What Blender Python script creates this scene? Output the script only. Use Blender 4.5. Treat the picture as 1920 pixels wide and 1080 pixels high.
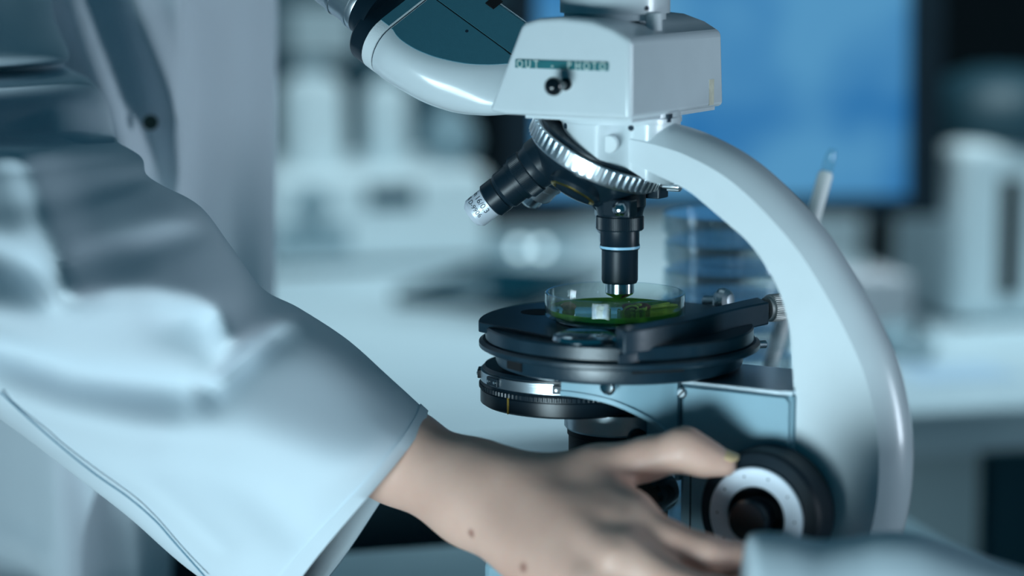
import bpy, bmesh, math, random
import numpy as np
from mathutils import Vector, Matrix

random.seed(7)
for o in list(bpy.data.objects):
    bpy.data.objects.remove(o, do_unlink=True)
SC = bpy.context.scene
COL = SC.collection
R = math.radians
MM = 0.001

# ------------------------------------------------------------------ camera
FPX = 4533.0
PITCH = R(8.7)
CAM = np.array([-46.0, -1022.0, 330.0])
cam_d = bpy.data.cameras.new('camera')
cam = bpy.data.objects.new('camera', cam_d)
COL.objects.link(cam)
cam.location = CAM * MM
cam.rotation_euler = (R(90) - PITCH, 0, 0)
cam_d.sensor_width = 36.0
cam_d.lens = 36.0 * FPX / 1920.0
cam_d.clip_start = 0.05
cam_d.clip_end = 50
cam_d.dof.use_dof = True
cam_d.dof.focus_distance = 1.040
cam_d.dof.aperture_fstop = cam_d.lens / 29.0
cam_d.dof.aperture_blades = 0
SC.camera = cam

# ------------------------------------------------------------------ world and lights
wd = bpy.data.worlds.new('world')
SC.world = wd
wd.use_nodes = True
bg = wd.node_tree.nodes['Background']
bg.inputs['Color'].default_value = (0.012, 0.19, 0.31, 1)
bg.inputs['Strength'].default_value = 0.20

def area(name, loc, target, sx, sy, power, col, spread=180):
    d = bpy.data.lights.new(name, 'AREA')
    d.shape = 'RECTANGLE'
    d.size, d.size_y = sx, sy
    d.energy = power
    d.spread = R(spread)
    d.color = col
    o = bpy.data.objects.new(name, d)
    COL.objects.link(o)
    o.location = loc
    o.rotation_euler = (Vector(target) - Vector(loc)).to_track_quat('-Z', 'Y').to_euler()
    return o

area('softbox_front', (-0.50, -1.15, -0.28), (0.09, -0.03, 0.11), 0.75, 0.50, 1.62, (0.67, 0.90, 1.0), 37)
area('softbox_side', (1.12, -0.26, 0.22), (0.0, 0.08, 0.24), 0.26, 0.40, 0.30, (0.74, 0.87, 1.0), 36)
area('bench_fill_light', (0.25, 0.55, 1.7), (0.20, 1.08, 0.0), 1.4, 0.4, 6.6, (0.70, 0.92, 1.0), 66)  # added unseen fill light, lightens the bench and its instruments

SC.view_settings.view_transform = 'Standard'
SC.view_settings.look = 'None'
SC.view_settings.gamma = 1.0
SC.view_settings.use_curve_mapping = False
SC.view_settings.exposure = 0.0

# ------------------------------------------------------------------ helpers
FW = np.array([0, math.cos(PITCH), -math.sin(PITCH)])
RT = np.array([1.0, 0, 0])
UPV = np.cross(RT, FW)
TH = R(30)
UA = np.array([math.cos(TH), -math.sin(TH), 0.0])     # microscope long axis
VA = np.array([math.sin(TH), math.cos(TH), 0.0])      # microscope cross axis

def ray(x, y):
    return FW + RT * (x - 960) / FPX - UPV * (y - 540) / FPX

def at(x, y, Y):                       # point (mm) seen at a pixel, at depth Y
    r = ray(x, y)
    return CAM + r * ((Y - CAM[1]) / r[1])

def atz(x, y, z):
    r = ray(x, y)
    return CAM + r * ((z - CAM[2]) / r[2])

def w2l(p):
    p = np.asarray(p, float)
    return np.array([p @ UA, p @ VA, p[2]])

def l2w(p):
    return UA * p[0] + VA * p[1] + np.array([0, 0, p[2]])

def atv(x, y, v):                      # microscope-local point on the plane v
    r = ray(x, y)
    return w2l(CAM + r * ((v - CAM @ VA) / (r @ VA)))

# ---- materials
def nt(m):
    m.use_nodes = True
    return m.node_tree, m.node_tree.nodes['Principled BSDF']

def mat(name, col, rough=0.5, metal=0.0, var=0.0, vscale=40.0, bump=0.0, bscale=200.0, spec=0.5,
        coat=0.0, sss=0.0, emit=None, estr=0.0, trans=0.0, ior=1.45, aniso_streak=None):
    m = bpy.data.materials.new(name)
    t, b = nt(m)
    b.inputs['Base Color'].default_value = (*col, 1)
    b.inputs['Roughness'].default_value = rough
    b.inputs['Metallic'].default_value = metal
    b.inputs['Specular IOR Level'].default_value = spec
    b.inputs['Coat Weight'].default_value = coat
    b.inputs['Coat Roughness'].default_value = 0.14
    b.inputs['IOR'].default_value = ior
    b.inputs['Transmission Weight'].default_value = trans
    if sss:
        b.inputs['Subsurface Weight'].default_value = sss
        b.inputs['Subsurface Radius'].default_value = (1.0, 0.35, 0.2)
        b.inputs['Subsurface Scale'].default_value = 0.004
    if emit:
        b.inputs['Emission Color'].default_value = (*emit, 1)
        b.inputs['Emission Strength'].default_value = estr
    tc = t.nodes.new('ShaderNodeTexCoord')
    if var:
        n = t.nodes.new('ShaderNodeTexNoise')
        n.inputs['Scale'].default_value = vscale
        n.inputs['Detail'].default_value = 4
        t.links.new(tc.outputs['Object'], n.inputs['Vector'])
        r = t.nodes.new('ShaderNodeValToRGB')
        r.color_ramp.elements[0].position = 0.3
        r.color_ramp.elements[1].position = 0.7
        r.color_ramp.elements[0].color = (*[max(0, c * (1 - var)) for c in col], 1)
        r.color_ramp.elements[1].color = (*[min(1, c * (1 + var)) for c in col], 1)
        t.links.new(n.outputs['Fac'], r.inputs['Fac'])
        t.links.new(r.outputs['Color'], b.inputs['Base Color'])
    if bump:
        n = t.nodes.new('ShaderNodeTexNoise')
        n.inputs['Scale'].default_value = bscale
        n.inputs['Detail'].default_value = 3
        if aniso_streak:
            mp = t.nodes.new('ShaderNodeMapping')
            mp.inputs['Scale'].default_value = aniso_streak
            t.links.new(tc.outputs['Object'], mp.inputs['Vector'])
            t.links.new(mp.outputs['Vector'], n.inputs['Vector'])
        else:
            t.links.new(tc.outputs['Object'], n.inputs['Vector'])
        bp = t.nodes.new('ShaderNodeBump')
        bp.inputs['Strength'].default_value = bump
        bp.inputs['Distance'].default_value = 0.0005
        t.links.new(n.outputs['Fac'], bp.inputs['Height'])
        t.links.new(bp.outputs['Normal'], b.inputs['Normal'])
    return m

M = {}
M['white'] = mat('white_enamel', (0.72, 0.79, 0.82), 0.32, var=0.02, vscale=60, bump=0.03, bscale=900, coat=0.6)
M['white_rough'] = mat('white_pebbled_enamel', (0.78, 0.84, 0.86), 0.5, bump=0.25, bscale=1500)
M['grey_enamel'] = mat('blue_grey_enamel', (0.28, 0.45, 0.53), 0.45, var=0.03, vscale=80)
M['black'] = mat('black_anodised_metal', (0.006, 0.017, 0.027), 0.32, spec=0.5)
M['black_satin'] = mat('black_satin_paint', (0.008, 0.018, 0.027), 0.5, var=0.2, vscale=60, bump=0.1, bscale=700, spec=0.3)
M['black_gloss'] = mat('black_gloss_plastic', (0.006, 0.010, 0.014), 0.12, coat=0.5)
M['stage'] = mat('stage_dark_metal', (0.007, 0.026, 0.042), 0.33, var=0.25, vscale=50, bump=0.08, bscale=600, spec=0.7)
M['chrome'] = mat('polished_chrome', (0.78, 0.84, 0.88), 0.13, 1.0)
M['steel'] = mat('brushed_steel', (0.62, 0.70, 0.75), 0.32, 1.0, bump=0.25, bscale=90, aniso_streak=(1, 1, 30))
M['silver'] = mat('satin_aluminium', (0.72, 0.78, 0.82), 0.33, 1.0)
M['ring_face'] = mat('bead_blasted_aluminium', (0.74, 0.80, 0.88), 0.4, 0.25)
M['gold'] = mat('brass_thread', (0.75, 0.50, 0.10), 0.3, 1.0)
M['cream_metal'] = mat('worn_nickel_knob', (0.55, 0.57, 0.55), 0.5, 0.7, var=0.1, vscale=300)
M['tape'] = mat('green_embossing_tape', (0.02, 0.17, 0.19), 0.4, var=0.08, vscale=200)
M['letter'] = mat('embossed_white_letter', (0.72, 0.82, 0.76), 0.6)
M['ink'] = mat('engraved_dark_ink', (0.01, 0.03, 0.05), 0.6)
M['stain'] = mat('yellowed_glue_stain', (0.70, 0.68, 0.54), 0.6, var=0.12, vscale=300)
M['dark_hole'] = mat('dark_recess', (0.004, 0.006, 0.008), 0.8)
M['medium'] = mat('green_culture_liquid', (0.30, 0.72, 0.06), 0.05, trans=0.5, ior=1.33)

def thin_glass(name, tint, haze=0.0, rough=0.02, edge=(0.38, 0.58, 0.58)):
    m = bpy.data.materials.new(name)
    m.use_nodes = True
    t = m.node_tree
    for n in list(t.nodes):
        t.nodes.remove(n)
    out = t.nodes.new('ShaderNodeOutputMaterial')
    tr = t.nodes.new('ShaderNodeBsdfTransparent'); tr.inputs['Color'].default_value = (*tint, 1)
    gl = t.nodes.new('ShaderNodeBsdfGlossy'); gl.inputs['Roughness'].default_value = rough
    gl.inputs['Color'].default_value = (0.9, 0.97, 1.0, 1)
    lw = t.nodes.new('ShaderNodeLayerWeight'); lw.inputs['Blend'].default_value = 0.5
    pw = t.nodes.new('ShaderNodeMath'); pw.operation = 'POWER'; pw.inputs[1].default_value = 3.5
    ml = t.nodes.new('ShaderNodeMath'); ml.operation = 'MULTIPLY_ADD'; ml.inputs[1].default_value = 0.75; ml.inputs[2].default_value = 0.045
    t.links.new(lw.outputs['Facing'], pw.inputs[0]); t.links.new(pw.outputs['Value'], ml.inputs[0])
    ec = t.nodes.new('ShaderNodeMix'); ec.data_type = 'RGBA'
    ec.inputs['A'].default_value = (*tint, 1); ec.inputs['B'].default_value = (*edge, 1)
    t.links.new(pw.outputs['Value'], ec.inputs['Factor']); t.links.new(ec.outputs['Result'], tr.inputs['Color'])
    mx = t.nodes.new('ShaderNodeMixShader')
    t.links.new(ml.outputs['Value'], mx.inputs['Fac'])
    t.links.new(tr.outputs['BSDF'], mx.inputs[1]); t.links.new(gl.outputs['BSDF'], mx.inputs[2])
    res = mx
    if haze:
        df = t.nodes.new('ShaderNodeBsdfTranslucent'); df.inputs['Color'].default_value = (0.85, 0.93, 0.96, 1)
        d2 = t.nodes.new('ShaderNodeBsdfDiffuse'); d2.inputs['Color'].default_value = (0.85, 0.93, 0.96, 1)
        ad = t.nodes.new('ShaderNodeMixShader'); ad.inputs['Fac'].default_value = 0.5
        t.links.new(df.outputs['BSDF'], ad.inputs[1]); t.links.new(d2.outputs['BSDF'], ad.inputs[2])
        m2 = t.nodes.new('ShaderNodeMixShader'); m2.inputs['Fac'].default_value = haze
        t.links.new(mx.outputs['Shader'], m2.inputs[1]); t.links.new(ad.outputs['Shader'], m2.inputs[2])
        res = m2
    t.links.new(res.outputs['Shader'], out.inputs['Surface'])
    return m
M['glass'] = thin_glass('clear_glass', (0.93, 0.97, 0.96), 0.03)
M['poly'] = thin_glass('clear_polystyrene', (0.96, 0.985, 0.99), 0.10, 0.10, (0.85, 0.93, 0.95))

# ---- geometry
def v3(p):
    return np.asarray(p, float)

def lathe(profile, n=64, origin=(0, 0, 0), axis=(0, 0, 1), knurl=None, kdepth=0.0, start=0.0):
    """profile (r, t); knurl = set of profile indices whose radius alternates"""
    ax = v3(axis) / np.linalg.norm(axis)
    ref = v3((0, 0, 1)) if abs(ax[2]) < 0.9 else v3((1, 0, 0))
    a = np.cross(ref, ax); a /= np.linalg.norm(a)
    b = np.cross(ax, a)
    o = v3(origin)
    V, Fc, rings = [], [], []
    for i, (r, t) in enumerate(profile):
        if r < 1e-6:
            rings.append([len(V)])
            V.append(o + ax * t)
        else:
            ids = []
            for k in range(n):
                th = start + 2 * math.pi * k / n
                rr = r
                if knurl and i in knurl and (k % 4) < 2:
                    rr = r - kdepth
                ids.append(len(V))
                V.append(o + ax * t + (a * math.cos(th) + b * math.sin(th)) * rr)
            rings.append(ids)
    for p, q in zip(rings[:-1], rings[1:]):
        if len(p) == 1 and len(q) == 1:
            continue
        for k in range(n):
            k2 = (k + 1) % n
            if len(p) == 1:
                Fc.append((p[0], q[k2], q[k]))
            elif len(q) == 1:
                Fc.append((p[k], p[k2], q[0]))
            else:
                Fc.append((p[k], p[k2], q[k2], q[k]))
    return V, Fc

def prism(poly, h0, h1, fn):
    """extrude a 2D polygon; fn(x, y, h) -> 3D"""
    n = len(poly)
    V = [v3(fn(x, y, h0)) for x, y in poly] + [v3(fn(x, y, h1)) for x, y in poly]
    Fc = [tuple(range(n))[::-1], tuple(range(n, 2 * n))]
    for i in range(n):
        j = (i + 1) % n
        Fc.append((i, j, n + j, n + i))
    return V, Fc

def box(x0, x1, y0, y1, z0, z1):
    return prism([(x0, y0), (x1, y0), (x1, y1), (x0, y1)], z0, z1, lambda x, y, h: (x, y, h))

def loft(rings, closed=True, cap=True):
    V, Fc = [], []
    n = len(rings[0])
    for r in rings:
        V += [v3(p) for p in r]
    for i in range(len(rings) - 1):
        for k in range(n if closed else n - 1):
            k2 = (k + 1) % n
            Fc.append((i * n + k, i * n + k2, (i + 1) * n + k2, (i + 1) * n + k))
    if cap and closed:
        Fc.append(tuple(range(n))[::-1])
        Fc.append(tuple((len(rings) - 1) * n + k for k in range(n)))
    return V, Fc

def tube(path, r, n=10):
    path = [v3(p) for p in path]
    rings = []
    prev = None
    for i, p in enumerate(path):
        t = path[min(i + 1, len(path) - 1)] - path[max(i - 1, 0)]
        t /= np.linalg.norm(t)
        if prev is None:
            ref = v3((0, 0, 1)) if abs(t[2]) < 0.9 else v3((1, 0, 0))
            a = np.cross(ref, t)
        else:
            a = prev - t * (prev @ t)
        a /= np.linalg.norm(a)
        prev = a
        b = np.cross(t, a)
        rr = r[i] if hasattr(r, '__len__') else r
        rings.append([p + (a * math.cos(2 * math.pi * k / n) + b * math.sin(2 * math.pi * k / n)) * rr for k in range(n)])
    return loft(rings)

def join(*gs):
    V, Fc = [], []
    for v, f in gs:
        k = len(V)
        V += list(v)
        Fc += [tuple(i + k for i in q) for q in f]
    return V, Fc

def smooth_pts(pts, n):
    """Catmull-Rom resample"""
    P = [v3(p) for p in pts]
    P = [2 * P[0] - P[1]] + P + [2 * P[-1] - P[-2]]
    m = len(P) - 3
    out = []
    for i in range(n):
        s = i / (n - 1) * m
        k = min(int(s), m - 1)
        t = s - k
        p0, p1, p2, p3 = P[k:k + 4]
        out.append(0.5 * ((2 * p1) + (-p0 + p2) * t + (2 * p0 - 5 * p1 + 4 * p2 - p3) * t * t + (-p0 + 3 * p1 - 3 * p2 + p3) * t ** 3))
    return out

def mesh_of(name, geo, angle=35, smooth=True):
    V, Fc = geo
    me = bpy.data.meshes.new(name)
    me.from_pydata([tuple(float(c) * MM for c in p) for p in V], [], [tuple(f) for f in Fc])
    me.validate()
    bm = bmesh.new()
    bm.from_mesh(me)
    bmesh.ops.recalc_face_normals(bm, faces=bm.faces)
    bm.to_mesh(me)
    bm.free()
    if smooth:
        me.polygons.foreach_set('use_smooth', [True] * len(me.polygons))
        me.set_sharp_from_angle(angle=R(angle))
    me.update()
    return me

def mk(name, geo, m, parent=None, bevel=0, seg=3, angle=35, label=None, smooth=True, subsurf=0, solid=0):
    me = mesh_of(name, geo, angle, smooth)
    me.materials.append(M[m] if isinstance(m, str) else m)
    o = bpy.data.objects.new(name, me)
    COL.objects.link(o)
    if parent is not None:
        o.parent = parent
    if solid:
        s = o.modifiers.new('solid', 'SOLIDIFY')
        s.thickness = solid * MM
        s.offset = -1
    if bevel:
        b = o.modifiers.new('bevel', 'BEVEL')
        b.width = bevel * MM
        b.segments = seg
        b.limit_method = 'ANGLE'
        b.angle_limit = R(28)
        b.harden_normals = False
    if subsurf:
        s = o.modifiers.new('sub', 'SUBSURF')
        s.levels = s.render_levels = subsurf
    if label:
        o['label'] = label
    return o

def copy_part(o, parent, name=None):
    c = o.copy()
    COL.objects.link(c)
    c.parent = parent
    return c

def tag(o, label, cat, group=None, kind=None):
    o['label'] = label
    o['category'] = cat
    if group:
        o['group'] = group
    if kind:
        o['kind'] = kind
    return o

def structure(o, label=None):
    o['kind'] = 'structure'
    if label:
        o['label'] = label
    return o

def thing(name, label, cat, loc=(0, 0, 0), rz=0, group=None):
    o = bpy.data.objects.new(name, None)
    o.empty_display_size = 0.02
    COL.objects.link(o)
    o.location = v3(loc) * MM
    o.rotation_euler = (0, 0, rz)
    tag(o, label, cat, group)
    return o

def text_geo(s, size, depth=0.3):
    cu = bpy.data.curves.new('t', 'FONT')
    cu.body = s
    cu.size = size
    cu.extrude = depth
    cu.align_x = 'CENTER'
    cu.align_y = 'CENTER'
    cu.resolution_u = 3
    ob = bpy.data.objects.new('t', cu)
    COL.objects.link(ob)
    bpy.context.view_layer.update()
    me = bpy.data.meshes.new_from_object(ob.evaluated_get(bpy.context.evaluated_depsgraph_get()))
    V = [v3(v.co) for v in me.vertices]
    Fc = [tuple(p.vertices) for p in me.polygons]
    bpy.data.objects.remove(ob, do_unlink=True)
    bpy.data.meshes.remove(me)
    return V, Fc

# ==================================================================  THE ROOM
RZ = R(15)
RC, RS = math.cos(RZ), math.sin(RZ)
def room(x, y, z=0.0):                 # room axes are turned 15 degrees to the view
    return np.array([RC * x - RS * y, RS * x + RC * y, z])
def rbox(x0, x1, y0, y1, z0, z1):
    V, Fc = box(x0, x1, y0, y1, z0, z1)
    return [room(p[0], p[1], p[2]) for p in V], Fc

M['wall'] = mat('painted_wall_blue_grey', (0.10, 0.21, 0.27), 0.8, var=0.05, vscale=3)
M['floor'] = mat('dark_vinyl_floor', (0.05, 0.12, 0.16), 0.5, var=0.15, vscale=6)
structure(mk('floor', rbox(-2500, 2500, -1800, 2600, -800, -780), 'floor'))
structure(mk('wall_back', rbox(-2500, 2500, 1750, 1800, -780, 1900), 'wall'))
structure(mk('baseboard_back', rbox(-2500, 2500, 1738, 1750, -780, -690), 'black_satin'))

M['tabletop'] = mat('pale_laminate_tabletop', (0.50, 0.66, 0.71), 0.4, var=0.03, vscale=20)
M['bench_white'] = mat('white_laminate_bench', (0.60, 0.71, 0.76), 0.45, var=0.03, vscale=10)
M['bench_leg'] = mat('bench_grey_metal', (0.40, 0.50, 0.53), 0.5)
M['cabinet'] = mat('dark_teal_cabinet', (0.012, 0.05, 0.07), 0.5)

tb = thing('lab_table', 'pale laminate lab table carrying the microscope in the foreground', 'table', (0, 0, -780))
def low(g):                            # table parts are modelled from the floor up
    return [p + np.array([0, 0, 780]) for p in g[0]], g[1]
mk('table_top', low(rbox(-130, 245, -240, 244, -28, 0)), 'tabletop', tb, bevel=3)
for (x, y) in ((-110, -220), (185, -220), (-110, 170), (185, 170)):
    mk('leg', low(rbox(x, x + 45, y, y + 45, -780, -28)), 'bench_leg', tb)
mk('apron', low(rbox(-100, 190, 190, 210, -110, -28)), 'bench_leg', tb)

bn = thing('lab_bench', 'long white lab bench behind, carrying the monitor and white instruments', 'bench', (0, 0, -780))
BY0, BY1 = 505, 1560
mk('bench_top', low(rbox(-1300, 1400, BY0, BY1, -32, 0)), 'bench_white', bn, bevel=3)
for x in (-1200, -560, 150, 372, 1200):
    mk('leg', low(rbox(x, x + 62, BY0 + 30, BY0 + 90, -780, -32)), 'bench_leg', bn)
mk('cabinet', low(rbox(-1190, -520, BY0 + 95, BY1 - 40, -770, -32)), 'bench_leg', bn)
cb = mk('cabinet', low(rbox(440, 1190, BY0 + 60, BY1 - 40, -770, -32)), 'cabinet', bn, label='dark teal under-bench cabinet')
for k in range(3):
    d = mk('cabinet_door', low(rbox(446 + k * 249, 446 + k * 249 + 240, BY0 + 48, BY0 + 60, -760, -40)), 'cabinet', cb)

# ==================================================================  MICROSCOPE
ms = thing('microscope', 'large white microscope with curved arm, black round stage and turret of objectives', 'microscope')
ms.rotation_euler = (0, 0, -TH)

def P(name, geo, m, parent=None, **k):
    return mk(name, geo, m, parent if parent is not None else ms, **k)

def uz(u, z, v):                       # helper for prisms drawn in the u-z plane
    return (u, v, z)

# base
base = P('base', prism([(-47, -37), (128, -37), (128, 37), (-47, 37)], 0, 57, lambda x, y, h: (x, y, h)), 'grey_enamel', bevel=4, seg=3)
P('lamp_window', lathe([(0, 57), (20, 57), (20, 60), (17, 60.5), (0, 60.5)], 48, (0, 0, 0)), 'black', base)

# arm: flat sides, domed spine
outer = [(-4, 239.5), (11.9, 238.9), (26.7, 236.7), (39, 233.3), (53.5, 227), (65.6, 219), (77.5, 208.8), (89.4, 196.6), (101.3, 180.1),
         (110.8, 164.6), (118, 150.1), (122.9, 133.2), (125.1, 118.2), (124.9, 100.7), (122.3, 85), (117, 68), (112, 56)]
inner = [(-4, 232.0), (9.5, 230.3), (25.6, 224.5), (39.2, 219), (48.9, 212.5), (58, 206), (66, 200), (73.1, 192.2), (80.4, 180.7), (84.2, 170),
         (86.2, 160), (87.1, 149.4), (87.8, 138.4), (88.4, 115), (88.8, 95), (89.2, 75), (89.4, 56)]
NA = 72
oc = smooth_pts(outer, NA); ic = smooth_pts(inner, NA)
rings = []
T = 15.0
for i in range(NA):
    o2, i2 = oc[i], ic[i]
    tg = oc[min(i + 1, NA - 1)] - oc[max(i - 1, 0)]
    nn = np.array([-tg[1], tg[0]]); nn /= np.linalg.norm(nn)
    if nn @ (o2 - i2) < 0:
        nn = -nn
    ring = [(i2[0], -T, i2[1])]
    for k in range(17):
        v = -T + 2 * T * k / 16
        bl = 8.0 * (1 - (v / T) ** 2)
        q = o2 + nn * bl
        ring.append((q[0], v, q[1]))
    ring.append((i2[0], T, i2[1]))
    rings.append(ring)
arm = P('arm', loft(rings), 'white', angle=30)

# focus block with top plate
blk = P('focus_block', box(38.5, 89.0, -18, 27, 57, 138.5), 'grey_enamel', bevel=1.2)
P('side_plate', prism([(40.2, 60), (87.8, 60), (87.8, 136.0), (86.0, 137.8), (40.2, 137.8)], -18, -19.6, uz), 'grey_enamel', blk, bevel=0.5, label='flat bolted side plate')
P('top_plate', box(38.5, 88.5, -18.5, 27.5, 138.5, 140.5), 'steel', blk, bevel=0.4)
P('plate_seam', box(43.8, 44.4, -19.8, -19.0, 60, 106), 'dark_hole', blk)
sc_ = atv(1279, 737, -20)
P('screw', lathe([(0, 0), (2.3, 0), (2.3, 1.0), (1.6, 1.6), (0, 1.6)], 24, (sc_[0], -19.4, sc_[2]), (0, -1, 0)), 'silver', blk)
P('screw_slot', [ [v3((sc_[0], 0, sc_[2])) + np.array([a * 0.7 + b * 0.2, y, a * 0.7 - b * 0.2]) * np.array([1, 1, 1]) for y in (-21.2, -20.7) for a, b in ((-2, -1), (2, -1), (2, 1), (-2, 1))],
                  [(0, 1, 2, 3), (4, 5, 6, 7), (0, 1, 5, 4), (1, 2, 6, 5), (2, 3, 7, 6), (3, 0, 4, 7)]], 'dark_hole', blk)

# stage bracket with arched underside
edge_px = [(1052, 740, -41), (1075, 742, -41), (1100, 746, -40.5), (1125, 751, -39.5), (1150, 758, -38), (1175, 768, -35.5), (1200, 780, -32), (1222, 793, -28.5), (1240, 808, -25.5),
           (1252, 824, -23.2), (1260, 845, -21.6), (1265, 870, -20.6), (1268, 900, -20.0)]
low_e = smooth_pts([atv(x, y, v) for x, y, v in edge_px], 48)
def strip_ring(p, z_top, th):
    return [np.array([p[0], p[1], p[2]]), np.array([p[0], p[1], z_top]), np.array([p[0], p[1] + th, z_top]), np.array([p[0], p[1] + th, p[2]])]
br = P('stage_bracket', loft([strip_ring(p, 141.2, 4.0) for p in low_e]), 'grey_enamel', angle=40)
P('bracket_web', box(20, 39, -14, 14, 110, 141), 'grey_enamel', br, bevel=1)
rr = []
for k_, p in enumerate(low_e):
    tg = low_e[min(k_ + 1, 47)] - low_e[max(k_ - 1, 0)]
    nn = np.array([-tg[2], 0, tg[0]]); nn /= np.linalg.norm(nn)
    rr.append([p + np.array([0, -0.7, 0]) - nn * 0.3, p + np.array([0, -0.7, 0]) + nn * 1.7, p + np.array([0, 3.9, 0]) + nn * 1.7, p + np.array([0, 3.9, 0]) - nn * 0.3])
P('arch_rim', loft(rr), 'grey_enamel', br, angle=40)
bs = atv(1142, 724, -41)
P('clamp_screw', lathe([(0, -2), (2.0, -2), (2.0, 1.6), (3.4, 1.8), (3.7, 3.2), (2.8, 4.8), (0, 5.2)], 32, (bs[0], -39, bs[2]), (0, -1, 0)), 'chrome', br)

# condenser with offset turret disc
cx = -24.0
cond = P('condenser_disc', lathe([(0, 139.4), (30, 139.4), (37, 138.6), (38, 137.4), (38, 132), (39, 131), (39.2, 129.4), (38.6, 128.9), (38.6, 128.5), (39, 128.1), (39, 122.6), (37.5, 121.6), (0, 121.6)], 96, (cx, 0, 0)), 'black', angle=30)
P('silver_band', lathe([(38.1, 136.8), (38.9, 136.6), (38.9, 132.2), (38.1, 132.0)], 128, (cx, 0, 0)), 'steel', cond, label='polished silver band around the disc')
kn = lathe([(38.8, 131.0), (39.6, 130.7), (39.6, 129.0), (38.8, 128.8)], 480, (cx, 0, 0), knurl={1, 2}, kdepth=0.35)
P('knurled_ring', kn, 'black', cond, angle=20)
for ang in (-152, -118, -66, -30, 150):
    a = R(ang) ; ca, sa = math.cos(a), math.sin(a)
    cV, cF = box(-4.2, 4.2, -0.9, 0.9, 132.6, 136.4)
    pl = P('clip', ([np.array([cx + 39.2 * ca - p[0] * sa + p[1] * ca, 39.2 * sa + p[0] * ca + p[1] * sa, p[2]]) for p in cV], cF), 'black', cond, bevel=0.4)
    for s in (-2.4, 2.4):
        P('clip_screw', lathe([(0, 0), (0.7, 0), (0.6, 0.4), (0, 0.5)], 14, (cx + 40.1 * ca - s * sa, 40.1 * sa + s * ca, 134.5), (ca, sa, 0)), 'silver', cond)
mk_p = atv(978, 765, -30)
a = math.atan2(mk_p[1], mk_p[0] - cx)
lx_, ly_ = cx + 39.2 * math.cos(a), 39.2 * math.sin(a)
P('index_line', box(lx_ - 0.35, lx_ + 0.35, ly_ - 0.35, ly_ + 0.35, 122.0, 129.2), 'gold', cond)
col_ = P('condenser_collar', lathe([(0, 122), (23.5, 122), (23.5, 114.0), (22.6, 113.0), (0, 113.0)], 96), 'steel')
P('condenser_tube', lathe([(0, 114), (22.2, 114), (22.2, 110.5), (21.6, 110), (21.6, 62), (0, 62)], 80), 'black_satin')
cs = w2l(at(1178, 812, -12))
cdir = np.array([cs[0], cs[1], 0]); cdir /= np.linalg.norm(cdir)
P('collar_screw', lathe([(0, 20), (4.2, 20), (4.2, 25), (2.8, 25.2), (2.8, 29), (2.2, 30), (0, 30)], 28, (0, 0, cs[2]), cdir), 'black', col_)
P('screw_tip', lathe([(0, 29.6), (2.5, 29.6), (2.5, 33), (1.9, 33.8), (0, 33.8)], 24, (0, 0, cs[2] - 0.6), cdir), 'steel', col_)
bk = w2l(at(1224, 926, -35))
P('condenser_knob', lathe([(0, 0), (8.5, 0), (8.8, 1), (8.8, 16), (7.6, 17.5), (0, 17.5)], 40, (bk[0], -16, bk[2]), (0, -1, 0)), 'black_gloss')

# focus knobs
ku, kz = 82.0, 91.5
kb = P('coarse_knob', lathe([(0, 0), (26.3, 0), (26.6, 1.2), (26.6, 14), (25.4, 16.2), (21.2, 17.4), (20.6, 18.4), (12.2, 18.4), (12.0, 15), (12, 12), (0, 12)], 96, (ku, -19, kz), (0, -1, 0)), 'black_satin', angle=25)
P('scale_ring', lathe([(12.6, 17.0), (12.6, 18.6), (13.2, 19.0), (20.0, 19.0), (20.5, 18.5), (20.5, 17.0)], 96, (ku, -19, kz), (0, -1, 0)), 'ring_face', kb, label='silver ring face of the focus knob')
for k in range(10):
    th = 2 * math.pi * k / 10
    P('scale_mark', lathe([(0, 0), (0.45, 0), (0.45, 0.15), (0, 0.15)], 10, (ku + 17 * math.cos(th), -38.0, kz + 17 * math.sin(th)), (0, -1, 0)), 'ink', kb)
P('fine_knob', lathe([(0, 10), (8.6, 10), (8.6, 26.5), (7.8, 27.6), (0, 27.6)], 64, (ku, -19, kz), (0, -1, 0)), 'black_gloss')
P('coarse_knob', lathe([(0, 0), (26.3, 0), (26.6, 14), (25, 16.2), (20.6, 18.4), (0, 18.4)], 64, (ku, 27, kz), (0, 1, 0)), 'black_satin', angle=25)

# stage --------------------------------------------------------------
SX = (0, 0, 0)
stg = P('stage_body', lathe([(0, 141.0), (50.5, 141.0), (52.5, 141.8), (53, 143), (53, 149.4), (0, 149.4)], 128), 'stage', angle=28)
P('stage_ring', lathe([(50, 148.4), (58.6, 148.4), (60.2, 149.3), (60.2, 151.0), (58.5, 152.0), (50, 152.0)], 128), 'stage', stg, angle=28)
P('stage_disc', lathe([(0, 151.8), (55.8, 151.8), (57.4, 152.5), (57.4, 157.4), (56.8, 158.1), (0, 158.1)], 128), 'stage', stg, angle=28)
# half-round top plate with straight front edge
e0 = atz(899, 604, 159.5); e1 = atz(1045, 633, 159.5)
ang0 = math.atan2(e0[1], e0[0])
pl = []
dd = (e1 - e0)[:2]; dd /= np.linalg.norm(dd)
pE = e0[:2] + dd * 120
for k in range(60):
    th = ang0 - (math.pi * 0.93) * k / 59
    pl.append((60.4 * math.cos(th), 60.4 * math.sin(th)))
pl.append(tuple(pl[-1] + np.array([-8, -14])))
pl.append(tuple(e0[:2] + dd * 60))
pl = [tuple(w2l((x, y, 0))[:2]) for x, y in pl]
P('top_plate', prism(pl, 155.2, 159.5, lambda x, y, h: (x, y, h)), 'stage', stg, bevel=0.5)
sl = w2l(atz(1012, 585, 159.5))
P('aperture_slot', lathe([(0, 159.4), (8.5, 159.4), (8.3, 159.6), (0, 159.6)], 40, (sl[0], sl[1], 0)), 'dark_hole', stg)
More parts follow.
